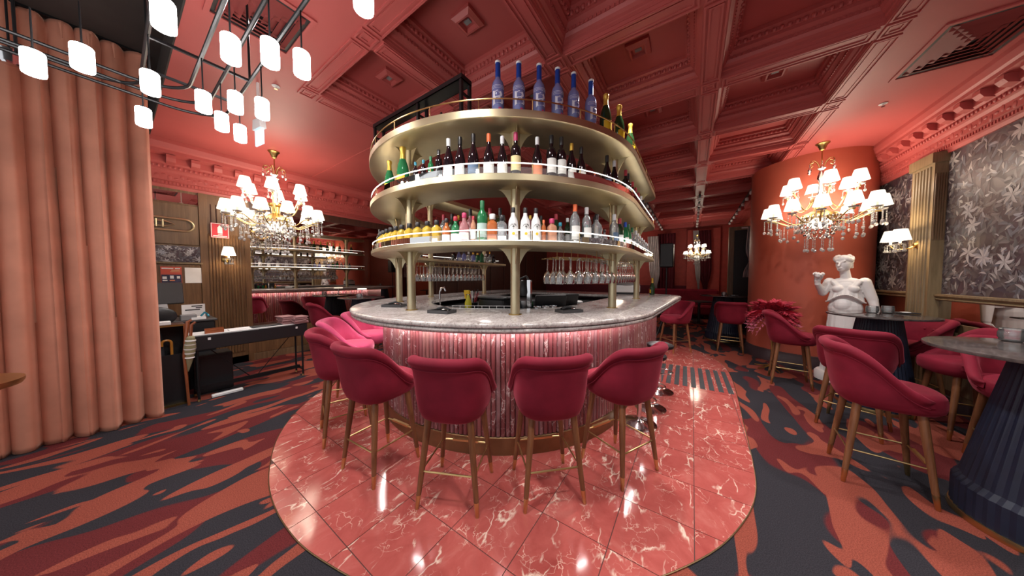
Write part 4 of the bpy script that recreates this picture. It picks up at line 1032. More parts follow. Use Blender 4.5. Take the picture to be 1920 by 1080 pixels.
# ================================================================ LIGHT FITTINGS
def chandelier(loc, label, watts):
    t = thing('chandelier', label, 'chandelier', loc, .3, 'crystal chandeliers')
    obj('canopy', MB().lathe([(.075,0),(.075,-.012),(.055,-.03),(.035,-.08),(.03,-.10),(.008,-.115)], 20), 'gold_dark', t)
    obj('stem', MB().lathe([(.007,-.11),(.007,-.30)], 8), 'gold_dark', t)
    sc = MB()
    for k in range(6):
        a = k*PI/3
        pts = [(r*K(a), r*S(a), z) for r, z in ((.02,-.36),(.05,-.28),(.09,-.245),(.125,-.255),(.14,-.29),(.12,-.315),(.10,-.30))]
        sc.tube(pts, .006, 6)
    crown = obj('scroll_crown', sc, 'brass', t)
    dr = MB().lathe([(.002,0),(.009,-.012),(.003,-.024),(.009,-.036),(.003,-.048),(.012,-.06),(.022,-.085),(.016,-.105),(.003,-.118)], 8)
    drop = dr.mesh('crystal_drop', 'crystal', True, 20)
    for k in range(6): a = k*PI/3; link('crystal_drop', drop, crown, (.14*K(a), .14*S(a), -.30))
    obj('crystal_column', MB().lathe([(.035,-.36),(.05,-.375),(.022,-.40),(.04,-.47),(.045,-.52),(.02,-.58),(.03,-.66),(.035,-.76),(.02,-.82)], 14), 'crystal', t)
    obj('hub', MB().lathe([(.02,-.81),(.10,-.83),(.11,-.86),(.06,-.88),(.05,-.98),(.12,-1.02),(.20,-1.06),(.21,-1.10),(.16,-1.12)], 20), 'gold_dark', t)
    # bowl of crystals
    bw = MB()
    for q in range(7):
        z = -1.10 - .05*q; r = .21*math.sqrt(max(.05, 1-(q/7.2)**2)); n = 26 - 2*q
        for k in range(n): a = 2*PI*k/n + q*.3; bw.lathe([(.002,.022),(.014,0),(.002,-.022)], 6, (r*K(a), r*S(a), z))
    o = obj('crystal_bowl', bw, 'crystal', t, ang=20)
    o['kind'] = 'stuff'
    obj('bowl_lamp', MB().sphere((0, 0, -1.18), (.13, .13, .09), 12, 8), 'shade', t)
    # arms with candle lamps
    def arm_mesh(r, z0, zc):
        pts = []
        for i in range(13):
            q = i/12; x = .10 + (r-.10)*q; z = z0 + (zc-z0)*q*q*q - .17*S(PI*min(1, q*1.15))*(1-q*.55)
            pts.append((x, 0, z))
        pts[-1] = (r, 0, zc)
        m = MB().tube(pts, .0085, 7); m.lathe([(.008,zc-.01),(.014,zc),(.014,zc+.02)], 8, (r, 0, 0))
        return m
    upper = arm_mesh(.37, -.86, -.74).mesh('arm', 'brass'); lower = arm_mesh(.56, -1.06, -1.10).mesh('arm', 'brass')
    shade = MB().lathe([(.092,0),(.056,.15),(.054,.15),(.090,0)], 18, caps=False).mesh('lamp_shade', 'shade')
    bob = MB().lathe([(.012,0),(.045,.006),(.055,.02),(.050,.018),(.012,.004)], 14).mesh('drip_pan', 'crystal')
    can = MB().lathe([(.013,0),(.013,.09)], 8).mesh('candle', 'candle')
    strand = MB()
    for q in range(7): strand.sphere((0, 0, -.012-.022*q), .0085, 6, 4)
    strand.sphere((0, 0, -.19), (.020, .020, .026), 8, 6); st1 = strand.mesh('crystal_strand', 'crystal', True, 25)
    s2 = MB()
    for q in range(3): s2.sphere((0, 0, -.012-.020*q), .008, 6, 4)
    s2.sphere((0, 0, -.085), (.016, .016, .022), 8, 6); st2 = s2.mesh('crystal_strand', 'crystal', True, 25)
    for (n, me, r, zc, off) in ((6, upper, .37, -.74, .2), (12, lower, .56, -1.10, 0)):
        for k in range(n):
            a = 2*PI*k/n + off
            m = link('arm', me, t, (0, 0, 0), a)
            link('drip_pan', bob, m, (r, 0, zc+.015)); link('candle', can, m, (r, 0, zc+.025)); link('lamp_shade', shade, m, (r, 0, zc+.075))
            for q in range(3):
                b = q*2*PI/3 + .5; link('crystal_strand', st1 if n == 12 else st2, m, (r+.048*K(b), .048*S(b), zc+.02))
    for n, r, z in ((20, .24, -1.10), (16, .42, -1.22), (10, .14, -1.40)):
        for k in range(n): a = 2*PI*k/n; link('crystal_strand', st1, t, (r*K(a), r*S(a), z), 0)
    point_light('chandelier_lamp', (0, 0, -.72), watts, (1.0, .85, .68), .22, t)
    for k in range(4): a = k*PI/2; point_light('chandelier_lamp', (.42*K(a), .42*S(a), -.86), watts*.38, (1.0, .85, .68), .15, t)
    return t
ch = chandelier((1.57, 5.98, CEIL), 'crystal chandelier with white shades in front of the round red pillar', 11)
def chand_copy(loc, label): return copy_tree(ch, None, loc, .5, label)
chand_copy((-5.58, 1.50, CEIL), 'crystal chandelier with white shades hanging above the keyboard')
def far_chandelier(x, y, z, sc, label):
    c = chand_copy((x, y, z), label); c.scale = (sc, sc, sc)
    obj('drop_chain', MB().lathe([(.008,0),(.008,(CEIL-z)/sc)], 6), 'gold_dark', c)
    ls = [o for o in c.children if o.type == 'LIGHT']
    for o in ls[1:]: bpy.data.objects.remove(o)
    ls[0].data = ls[0].data.copy(); ls[0].data.energy = 16
far_chandelier(.105, 10.9, 2.90, .60, 'small distant crystal chandelier before the far orange wall')
far_chandelier(-2.305, 11.6, 2.70, .60, 'distant crystal chandelier glimpsed through the hanging wine glasses')
# ---- pendant lamps on black tube frame
pf = thing('pendant_rig', 'black bent-tube ceiling frame carrying white glass pendants', 'light frame', (0, 0, 2.95))
for yy, xx, rc in ((.165, -3.60, .20), (.375, -3.42, .26), (.495, -3.57, .28), (.615, -3.72, .30)):
    pts = [(-.6, yy, 0), (xx+rc, yy, 0)] + [(xx+rc-rc*S(PI/2*k/8), yy-rc+rc*K(PI/2*k/8), 0) for k in range(1, 9)] + [(xx+.06, -.55, 0), (xx+.30, -.95, 0)]
    obj('tube', MB().tube(pts, .011, 8), 'black_metal', pf)
for x in (-1.55, -2.75, -3.2): obj('cross_bar', MB().box(x-.008, x+.008, .165, .615, -.008, .008), 'black_metal', pf, smooth=False)
for x, y in ((-1.55, .165), (-1.55, .615), (-2.75, .165), (-2.75, .615), (-3.68, -.3)): obj('suspension_rod', MB().lathe([(.007,0),(.007,(CEIL if y > .36 else 3.82)-2.95)], 8, (x, y, 0)), 'black_metal', pf)
PN = [(-2.99,-.20),(-2.71,-.05),(-1.97,.165),(-2.715,.165),(-3.33,.165),(-1.978,.375),(-1.843,.495),(-1.793,.615),(-2.714,.375),(-2.946,.495),(-2.548,.495),(-3.06,.615),(-2.488,.615),(-1.15,.615)]
PD = ['leftmost, before the pink curtain','second from left, before the pink curtain','largest, at top left against dark ceiling','before curtain edge, upper of the pair','before curtain edge, lower of the pair','large, left of the ceiling vent','large, right of the ceiling vent','large, furthest right of the upper group','leftmost of the lower cluster','lower left in the lower cluster','centre of the lower cluster','lowest one in the lower cluster','rightmost of the lower cluster, over exit sign','topmost, cut by the upper picture edge']
gl_me = MB().lathe([(.030,-.130),(.036,-.126),(.0375,-.118),(.0375,-.010),(.034,-.003),(.024,0)], 20).mesh('glass_cylinder', 'lamp_glass')
rod = MB().lathe([(.004,0),(.004,.225)], 6).lathe([(.014,0),(.014,.010),(.005,.018)], 10).mesh('drop_rod', 'black_metal')
for (x, y), d in zip(PN, PD):
    t = thing('pendant_lamp', 'white glass cylinder pendant, ' + d, 'pendant lamp', (x, y, 2.725), 0, 'white glass pendants')
    link('glass_cylinder', gl_me, t); link('drop_rod', rod, t)
t = thing('exit_sign', 'small glowing pale blue exit sign hanging below the ceiling', 'sign', (-3.76, .90, 0), PI/2 + R(8))
obj('bracket', MB().box(-.008, .008, -.012, .012, 3.13, CEIL).rows([[(x, -.085, 3.03), (x, .085, 3.03), (x, .07, 3.13), (x, -.07, 3.13)] for x in (-.025, .025)]), 'white_plastic', t, smooth=False)
obj('sign_plate', MB().bbox(-.008, .008, -.08, .08, 2.87, 3.03, .003), 'exit_blue', t, smooth=False)
# spot fitting beside the curtain top
for (x, y, lb) in ((-4.0, -.35, 'small chrome spotlight in front of the curtain heading'), (-3.7, -.75, 'small chrome spotlight at the left picture edge')):
    t = thing('spotlight', lb, 'spotlight', (x, y, 3.05))
    obj('head', MB().lathe([(.03,-.06),(.04,-.05),(.04,.04),(.025,.05)], 14), 'chrome', t); obj('arm', MB().tube([(0,0,.04),(0,0,3.82-3.05)], .006, 6), 'black_metal', t)

# ---- wall sconces
def sconce(x, y, z, sx, n, label):
    t = thing('wall_sconce', label, 'wall lamp', (x, y, z))
    obj('back_plate', MB().lathe([(.05,0),(.055,.008),(.03,.02),(.02,.035)], 18, M=Matrix.Rotation(sx*PI/2, 4, 'Y')), 'gold_dark', t)
    for k in range(n):
        dy = (k-(n-1)/2)*.20
        a = obj('arm', MB().tube([(0,0,0),(sx*.07,dy*.4,-.05),(sx*.15,dy*.9,-.05),(sx*.18,dy,.0)], .007, 7), 'brass', t)
        obj('drip_pan', MB().lathe([(.012,0),(.045,.006),(.05,.018),(.012,.006)], 12, (sx*.18, dy, 0)), 'crystal', a)
        obj('candle', MB().lathe([(.012,.005),(.012,.09)], 8, (sx*.18, dy, 0)), 'candle', a)
        obj('lamp_shade', MB().lathe([(.088,.06),(.056,.20),(.054,.20),(.086,.06)], 18, (sx*.18, dy, 0), caps=False), 'shade', a)
        for q in range(5):
            b = q*2*PI/5; m = MB(); [m.sphere((sx*.18+.045*K(b), dy+.045*S(b), -.01-.022*i), .009 if i < 3 else .016, 6, 4) for i in range(4)]
            obj('crystal_strand', m, 'crystal', a)
        point_light('sconce_lamp', (sx*.18, dy, .15), 5, (1, .82, .6), .05, t)
    return t
sconce(XR-.10, 5.80, 1.92, -1, 2, 'two-shade crystal wall sconce on the right gold pilaster')
sconce(XL+.07, 1.08, 1.80, 1, 1, 'single-shade wall sconce on the left fluted pilaster')

# ================================================================ LEFT SIDE
def curtain(name, y0, y1, x, zt, label, seed, mat='curtain', pitch=.115, depth=.055):
    rn = random.Random(seed); n = int((y1-y0)/pitch*16); rows = []; zs = [.004, .05, .5, 1.1, 1.8, 2.5, 3.2, zt-.20, zt-.10, zt-.03, zt]
    ph = [rn.uniform(-.5, .5) for _ in range(40)]; am = [rn.uniform(.7, 1.3) for _ in range(40)]
    for z in zs:
        row = []; pin = 1 - .75*sstep((z-(zt-.30))/.22) + .55*sstep((z-(zt-.10))/.10)
        for i in range(n+1):
            y = y0 + (y1-y0)*i/n; s = (y-y0)/pitch; c = int(s) % 40
            w = abs(K(PI*s + .30*ph[c]*K(z*.9) + .12*S(z*1.3+c)))**.6; w2 = S(PI*s*.63+ph[3]*3)
            xx = x + depth*pin*am[int(s) % 40]*(w-.5)*2*(1.0 if z > .4 else 1.08) + .03*w2 + .05*(1-z/zt)
            row.append((xx, y + .012*K(2*PI*s)*pin, z))
        rows.append(row)
    m = MB().rows(rows, False, False)
    return m
t = thing('velvet_curtain', 'tall salmon pink velvet curtain with pinch pleats at left', 'curtain', (0, 0, 0))
m = curtain('drape', -1.5, .28, -4.80, 3.80, '', 4, pitch=.132, depth=.066)
o = obj('drape', m, 'curtain', t, ang=80); md = o.modifiers.new('thick', 'SOLIDIFY'); md.thickness = .006
obj('curtain_track', MB().box(-4.84, -4.78, -1.5, .30, 3.802, 3.82), 'black_metal', t, smooth=False)
pn = MB().tube([(0,0,0),(.012,0,-.05),(.006,0,-.13)], [.016,.010,.004], 6).mesh('pinch_pleat', 'curtain')
for k in range(13): link('pinch_pleat', pn, t, (-4.735, -1.5+.132*k, 3.77))
# brass side table at picture edge
t = thing('side_table', 'round brass-topped table cut off by the left picture edge', 'table', (-3.94, -.67, 0))
obj('table_top', MB().lathe([(.26,.75),(.29,.76),(.30,.78),(.30,.80),(.27,.802)], 48), 'brass', t); obj('stem', MB().lathe([(.02,.02),(.02,.76)], 12), 'black_metal', t); obj('base', MB().lathe([(.18,0),(.18,.012),(.03,.03)], 32), 'black_metal', t)
# umbrella stand
t = thing('umbrella_stand', 'black box umbrella stand with wooden frame beside the curtain', 'umbrella stand', (-5.03, .335, 0))
obj('back_panel', MB().box(-.16, -.15, -.12, .12, .02, .93), 'black', t, smooth=False); obj('side_panel', MB().box(-.16, .06, -.125, -.115, .02, .93), 'wood_dark', t, smooth=False); obj('side_panel', MB().box(-.16, .06, .115, .125, .02, .93), 'wood_dark', t, smooth=False)
obj('bottom', MB().box(-.16, .07, -.125, .125, 0, .02), 'gold_dark', t, smooth=False); obj('top', MB().box(-.16, .06, -.125, .125, .93, .95), 'wood_dark', t, smooth=False); obj('front_panel', MB().box(.02, .03, -.115, .115, .02, .60), 'black', t, smooth=False)
for y in (-.12, .12): obj('front_post', MB().box(.05, .07, y-.01, y+.01, .02, .95), 'stick_wood', t, smooth=False)
obj('rail', MB().box(.05, .07, -.11, .11, .93, .95), 'gold_dark', t, smooth=False)
def hook(r, rad, z):
    return [(0, 0, 0), (0, 0, z)] + [(0, -r + r*K(PI*k/8), z + r*S(PI*k/8)) for k in range(1, 9)] + [(0, -2*r, z-.03)]
tag(obj('walking_stick', MB().tube(hook(.035, .01, .70), .012, 8), 'cane_wood', None, (-5.06, .36, .03)), 'orange wooden crook handle rising from the umbrella stand', 'umbrella')
tag(obj('umbrella', MB().tube([(0,0,0),(0,0,.3),(0,0,.58)], [.012,.03,.02], 10).tube(hook(.04, .01, .66), .01, 8), 'umbrella_cloth', None, (-5.10, .29, .18)), 'black umbrella with black crook handle in the stand', 'umbrella')
t = thing('umbrella', 'striped furled umbrella with wooden handle leaning from the stand', 'umbrella', (-4.91, .43, .0)); t.rotation_euler = (R(-4), R(4), 0)
obj('canopy', MB().lathe([(.006,.40),(.03,.52),(.05,.68),(.035,.80),(.02,.82)], 9), 'striped', t, ang=20); obj('handle', MB().tube([(0,0,.80),(0,0,.95),(0,.03,.98)], .013, 8), 'stick_wood', t)
for k in range(5): obj('stripe', MB().lathe([(.045+.003*(k==2),.56+.05*k),(.051-.004*abs(k-2),.575+.05*k)], 9, caps=False), 'label_white', t)
tag(obj('walking_stick', MB().tube([(0,0,0),(.01,-.02,.6),(.0,.02,.98),(0,.05,1.0)], [.012,.013,.018,.012], 8), 'stick_wood', None, (-4.87, .452, .0)), 'reddish wooden walking stick leaning at right of the stand', 'walking stick')
tag(obj('paper_pad', MB().bbox(-.05, .05, -.09, .05, 0, .04, .004), 'paper', None, (-5.04, .31, .95), smooth=False), 'block of white paper lying on the umbrella stand', 'paper')
# digital piano
t = thing('digital_piano', 'long black digital piano on a thin metal stand', 'piano', (-5.04, 1.055, 0))
obj('body', MB().bbox(-.16, .16, -.585, .585, .62, .80, .008), 'black', t, smooth=False)
obj('keys', MB().box(-.15, .145, -.57, .57, .80, .806), 'white_plastic', t, smooth=False)
for y in (-.42, .45): obj('badge', MB().box(.16, .163, y-.012, y+.012, .735, .765), 'white_plastic', t, smooth=False)
for y in (-.52, .52):
    for x in (-.13, .14):
        l = obj('leg', MB().lathe([(.012,.02),(.012,.62)], 10, (x, y, 0)), 'black_metal', t); obj('foot', MB().lathe([(.012,0),(.016,.004),(.013,.03)], 10, (x, y, 0)), 'brass', l)
    obj('end_bar', MB().box(-.13, .14, y-.012, y+.012, .10, .125), 'black_metal', t, smooth=False)
obj('stretcher', MB().box(.0, .02, -.52, .52, .10, .15), 'black_metal', t, smooth=False)
for s_ in (-1, 1): obj('brace', MB().tube([(.0, s_*.42, .62), (.0, s_*.04, .14)], .005, 6), 'black_metal', t)
tag(obj('power_strip', MB().bbox(-.03, .03, -.14, .14, 0, .035, .006), 'white_plastic', None, (-4.94, .78, 0), smooth=False), 'white power strip on carpet under the digital piano', 'power strip')
t = thing('subwoofer', 'black boxy speaker standing under left end of piano', 'speaker', (-5.32, .72, 0)); obj('cabinet', MB().bbox(-.14, .14, -.16, .16, 0, .50, .01), 'black', t, smooth=False); obj('grille', MB().box(.14, .145, -.13, .13, .05, .45), 'black', t, smooth=False)
tag(obj('card_holder', MB().box(-.03, .03, -.08, .08, 0, .045).box(-.02, -.01, -.08, .08, .045, .06), 'stick_wood', None, (-4.96, .69, .806), smooth=False), 'small dark card box on left end of the piano', 'box')
tag(obj('sheet_music', MB().box(-.06, .06, -.10, .10, 0, .012), 'paper', None, (-5.0, .92, .806), smooth=False), 'white sheets lying on the piano keys', 'paper')
tag(obj('folder', MB().bbox(-.08, .08, -.16, .16, 0, .014, .003), 'black', None, (-5.02, 1.20, .806), smooth=False), 'flat black folder lying on the piano', 'folder')
rn = random.Random(3); mn = MB().bbox(-.12, .12, -.085, .085, 0, .0125, .003).mesh('menu', 'menu', False)
for s_, (x, y) in enumerate(((-5.06, 1.44), (-4.99, 1.56))):
    for k in range(8 if s_ else 9):
        o = link('menu', mn, None, (x+rn.uniform(-.012,.012), y+rn.uniform(-.012,.012), .806+.0128*k), rn.uniform(-.12,.12))
        tag(o, 'mauve menu in the %s stack on the piano, %s from bottom' % (('left', 'right')[s_], ORD[k]), 'menu', 'stacks of menus on the piano')
# service desk
t = thing('service_desk', 'black service desk behind the piano by the panelled wall', 'desk', (-5.80, .42, 0))
obj('carcass', MB().bbox(-.30, .28, -.75, .36, 0, .90, .01), 'black', t, smooth=False); obj('desk_top', MB().bbox(-.32, .30, -.77, .38, .90, .93, .006), 'dark_plastic', t, smooth=False)
t = thing('computer_monitor', 'dark grey computer monitor seen from behind on the desk', 'monitor', (-5.90, .28, .93), R(8))
obj('screen_back', MB().bbox(-.02, .02, -.28, .28, .20, .50, .012, Matrix.Rotation(-.12, 4, 'Y')), 'dark_plastic', t, smooth=False); obj('stand', MB().box(-.03, .0, -.04, .04, .02, .3), 'dark_plastic', t, smooth=False); obj('foot', MB().bbox(-.10, .10, -.12, .12, 0, .02, .006), 'dark_plastic', t, smooth=False)
t = thing('payment_terminal', 'light grey sloped payment terminal in front of monitor', 'terminal', (-5.64, .26, .93), R(6))
obj('case', MB().rows([[(-.08, y, 0), (.10, y, 0), (.10, y, .04), (-.02, y, .22), (-.06, y, .22)] for y in (-.13, .13)]), 'grey_plastic', t, smooth=False)
obj('name_plate', MB().box(-.002, .002, -.045, .045, -.012, .012, Matrix.Translation((.036, 0, .155)) @ Matrix.Rotation(-.59, 4, 'Y')), 'ink_white', t, smooth=False)
t = thing('desk_chair', 'rounded black chair back in front of the desk', 'chair', (-5.36, .27, 0)); obj('backrest', MB().sphere((0, 0, 1.02), (.035, .17, .12), 16, 10), 'black', t); obj('post', MB().lathe([(.02,.03),(.02,.95)], 10), 'black', t); obj('base', MB().lathe([(.12,0),(.12,.015),(.03,.04)], 20), 'black', t)
t = thing('notice_card', 'white notice card with dark lettering on the desk', 'card', (-5.80, .62, .93), R(10)); obj('card', MB().box(-.004, .004, -.11, .11, 0, .19), 'paper', t, smooth=False); [obj('printed_line', MB().box(.004, .005, y0, y1, z_-.008, z_+.008), 'ink', t, smooth=False) for y0, y1, z_ in ((-.02,.085,.165),(.02,.08,.14),(-.08,.06,.115))]
t = thing('desk_box', 'grey card box with papers at right end of desk', 'box', (-5.60, .60, .93)); obj('box', MB().bbox(-.06, .06, -.12, .02, 0, .07, .005), 'grey_plastic', t, smooth=False); obj('papers', MB().box(-.05, .07, -.03, .10, 0, .03), 'paper', t, smooth=False); obj('wristbands', MB().tube([(.02,.06,.04),(.05,.09,.09),(.0,.12,.06),(.03,.13,.03)], .012, 6), 'cap_teal', t)
# wall pieces
t = thing('brass_instrument_relief', 'brass trombone outline mounted on the upper wood panel', 'wall art', (XL+.055, .52, 2.30))
loop = [(.0, .12+.13*S(a)*1.0, .09*K(a)) for a in [PI*k/10 for k in range(11)]]
obj('slide', MB().tube([(0, -.42, .09)] + [(0, .12+.10*S(a), .09*K(a)) for a in [PI*k/10 for k in range(11)]] + [(0, -.42, -.09)], .016, 8), 'brushed_gold', t)
obj('bell', MB().tube([(0.01, -.42, .04), (0.01, -.05, .035), (.01, .03, .0), (.01, -.05, -.035), (.01, -.30, -.035)], .013, 8), 'brushed_gold', t)
for y in (-.2, -.14, -.08): obj('valve', MB().lathe([(.012,-.05),(.012,.06)], 8, (.012, y, 0)), 'brushed_gold', t)
t = thing('fire_sign', 'red fire extinguisher sign on the left fluted pilaster', 'sign', (XL+.078, 1.02, 2.27))
obj('plate', MB().box(0, .006, -.105, .105, -.12, .12), 'sign_red', t, smooth=False)
obj('border', MB().box(.006, .008, -.10, .10, -.115, -.108).box(.006, .008, -.10, .10, .108, .115).box(.006, .008, -.10, -.093, -.108, .108).box(.006, .008, .093, .10, -.108, .108), 'ink_white', t, smooth=False)
obj('pictogram', MB().rows([[(x, -.028, -.045), (x, .028, -.045), (x, .028, .05), (x, .016, .068), (x, .012, .085), (x, -.012, .085), (x, -.016, .068), (x, -.028, .05)] for x in (.006, .008)]), 'ink_white', t, smooth=False)
[obj('printed_line', MB().box(.006, .008, -y_, y_, z_-.006, z_+.006), 'ink_white', t, smooth=False) for y_, z_ in ((.026,-.066),(.08,-.088))]
t = thing('event_poster', 'small red and navy poster pinned on the lower wood panel', 'poster', (XL+.048, .50, 1.53)); obj('sheet', MB().box(0, .003, -.10, .10, -.13, .13), 'poster_red', t, smooth=False); obj('picture', MB().box(.003, .005, -.095, .095, -.12, .01), 'poster_dark', t, smooth=False); [obj('printed_line', MB().box(.005, .006, y0, y1, z0, z1), m_, t, smooth=False) for y0, y1, z0, z1, m_ in ((-.09,.02,.095,.112,'ink_white'),(.035,.085,.095,.112,'ink_white'),(.0,.08,.072,.08,'label_cream'),(-.01,.085,.05,.057,'label_cream'),(-.085,-.045,-.055,-.02,'ink_white'),(-.015,.02,-.05,-.005,'ink_white'),(.05,.08,-.05,-.015,'label_white'),(-.085,-.04,-.085,-.07,'label_white'),(-.02,.03,-.085,-.07,'label_orange'))]
tag(obj('notice_sheet', MB().box(0, .003, -.10, .10, -.12, .12), 'paper', None, (XL+.048, .73, 1.53), smooth=False), 'blank white notice sheet beside the red poster', 'paper')

# ================================================================ TABLES AND CHAIRS
def high_table(x, y, r, label, zt=1.07):
    t = thing('high_table', label, 'table', (x, y, 0), 0, 'high round tables')
    obj('table_top', MB().lathe([(r-.02,zt-.022),(r,zt-.018),(r+.002,zt-.008),(r,zt),(r-.01,zt+.001)], 64), 'marble_dark', t)
    n = 96; rows = []
    for rr, z in ((.73*r,.035),(.73*r,.20),(.68*r,.24),(.40*r,zt-.024)): rows.append([((rr-(.006 if j % 2 else 0))*K(2*PI*j/n), (rr-(.006 if j % 2 else 0))*S(2*PI*j/n), z) for j in range(n)])
    obj('pedestal', MB().rows(rows), 'navy_table', t, smooth=False); obj('base_ring', MB().lathe([(.745*r,0),(.75*r,.01),(.74*r,.036)], 64), 'brass', t)
    return t
high_table(1.80, 2.95, .50, 'dark marble high table with navy pleated base at right edge'); high_table(1.79, 4.90, .40, 'dark marble high table with two tumblers before the statue'); high_table(.62, 8.10, .46, 'dark high table far back left of the pink feathers'); high_table(-5.95, 3.0, .45, 'dark high table beside the large left mirror')
G2 = 'velvet stools at the right-hand tables'
put_stool(1.17, 3.13, R(-96), 'large crimson velvet stool at right table, nearest camera, side view', G2)
put_stool(1.36, 4.08, face(1.36, 4.08, 1.79, 4.90), 'crimson velvet stool with broad back before the statue table', G2)
put_stool(1.17, 5.30, R(-96), 'crimson velvet stool between feather plant and statue table', G2)
tuft = put_stool(2.165, 5.33, R(100), 'bright red stool with buttoned back against right pilaster', G2)
put_stool(2.17, 4.46, R(95), 'crimson stool by the right dado, facing left, partly behind table', G2)
put_stool(2.10, 3.76, R(165), 'crimson stool tucked behind the right edge table base', G2)
put_stool(.66, 6.98, R(-2), 'crimson velvet stool far back beside the red feathers', G2)
G3 = 'velvet stools at the mirror table'
put_stool(-5.86, 2.28, R(-8), 'crimson velvet stool left of mirror table, behind the piano', G3)
put_stool(-5.28, 2.85, R(85), 'crimson velvet stool right of the mirror table by the bar', G3)
put_stool(-5.95, 3.75, R(180), 'crimson velvet stool behind the mirror table', G3)
# buttons on the tufted back
bt = MB().sphere((0, 0, 0), (.012, .008, .012), 8, 5).mesh('button', 'velvet')
for x_, z_ in ((-.10,.88),(0,.88),(.10,.88),(-.05,.81),(.05,.81)): link('button', bt, tuft, (x_, -.205, z_))
tb = MB().lathe([(.028,0),(.038,.006),(.040,.075),(.036,.078),(.034,.012),(.010,.010)], 16, caps=False)
tb.lathe([(.0405,.02),(.0425,.03),(.0425,.05),(.0405,.06)], 16, caps=False)
tb_me = tb.mesh('tumbler', 'glass_clear', True, 25)
for x, y, lb in ((1.795, 5.060, 'cut glass tumbler on statue table, left one'), (1.949, 5.164, 'cut glass tumbler on statue table, right one'), (1.785, 3.345, 'cut glass tumbler on the right edge table'), (.62, 7.95, 'cut glass tumbler on the far back table'), (-5.75, 2.85, 'cut glass tumbler on the mirror table')):
    o = link('tumbler', tb_me, None, (x, y, 1.071)); tag(o, lb, 'glass'); o.scale = (1.2, 1.2, 1.1)
for x, y, lb in ((2.109, 5.214, 'small black coaster tray on the statue table'), (.80, 7.95, 'small black dish on the far back table')):
    t = thing('coaster_tray', lb, 'tray', (x, y, 1.071)); obj('tray', MB().bbox(-.08, .08, -.06, .06, 0, .014, .004), 'black', t, smooth=False); obj('napkin', MB().box(-.04, .02, -.03, .03, .014, .018), 'paper', t, smooth=False)
t = thing('table_lamp', 'small flat white disc lamp on the mirror table', 'lamp', (-6.02, 3.05, 1.071)); obj('stem', MB().lathe([(.05,0),(.05,.012),(.008,.02),(.008,.16)], 14), 'chrome', t); obj('disc', MB().lathe([(.09,.16),(.095,.17),(.085,.185)], 24), 'shade', t)

# ---- feather palm
fp = thing('feather_palm', 'red and pink ostrich feather plume on thin gold stand', 'decoration', (1.10, 5.98, 0))
obj('trunk', MB().tube([(0,0,.05),(.008,.0,.3),(-.006,0,.55),(0,0,.88)], [.016,.014,.013,.012], 8), 'gold_dark', fp)
for k in range(5): a = k*1.257; obj('foot', MB().tube([(0,0,.07),(.10*K(a),.10*S(a),.03),(.22*K(a),.22*S(a),.012)], [.014,.012,.008], 7), 'gold_dark', fp)
def feather(L, droop, W_, seed):
    rn = random.Random(seed); m = MB(); n = 12; pts = []
    for i in range(n+1):
        q = i/n; pts.append((L*q*(1-.15*q), 0, L*(1.0*q - droop*q*q)))
    m.tube([(p[0], p[1], p[2]) for p in pts], .0025, 4)
    for i in range(n):
        for sub in range(3):
            q = (i+sub/3)/n; p = pts[i]; w = W_*(S(PI*min(1, .12+q*.95))**.7)
            for sg in (-1, 1):
                dz = -.35*w + rn.uniform(-.02,.02); fx = .06+rn.uniform(-.02,.03)
                m.add([(p[0]-.018, 0, p[2]), (p[0]+.018, 0, p[2]), (p[0]+fx+.008, sg*w, p[2]+dz), (p[0]+fx-.012, sg*w*.98, p[2]+dz)], [(0,1,2,3)])
    return m
fm = [feather(.36, .75, .10, 1).mesh('feather', 'feather_red', False), feather(.36, 1.25, .105, 2).mesh('feather', 'feather_red', False), feather(.33, 1.95, .085, 3).mesh('feather', 'feather_pink', False)]
rn = random.Random(9)
for k in range(56):
    m = fm[0] if k < 18 else fm[1] if k < 40 else fm[2]
    o = link('feather', m, fp, (0, 0, .86)); o.rotation_euler = (rn.uniform(-.3,.3), rn.uniform(-.35,.15) + (-.45*rn.random() if k < 18 else 0), k*2.399)

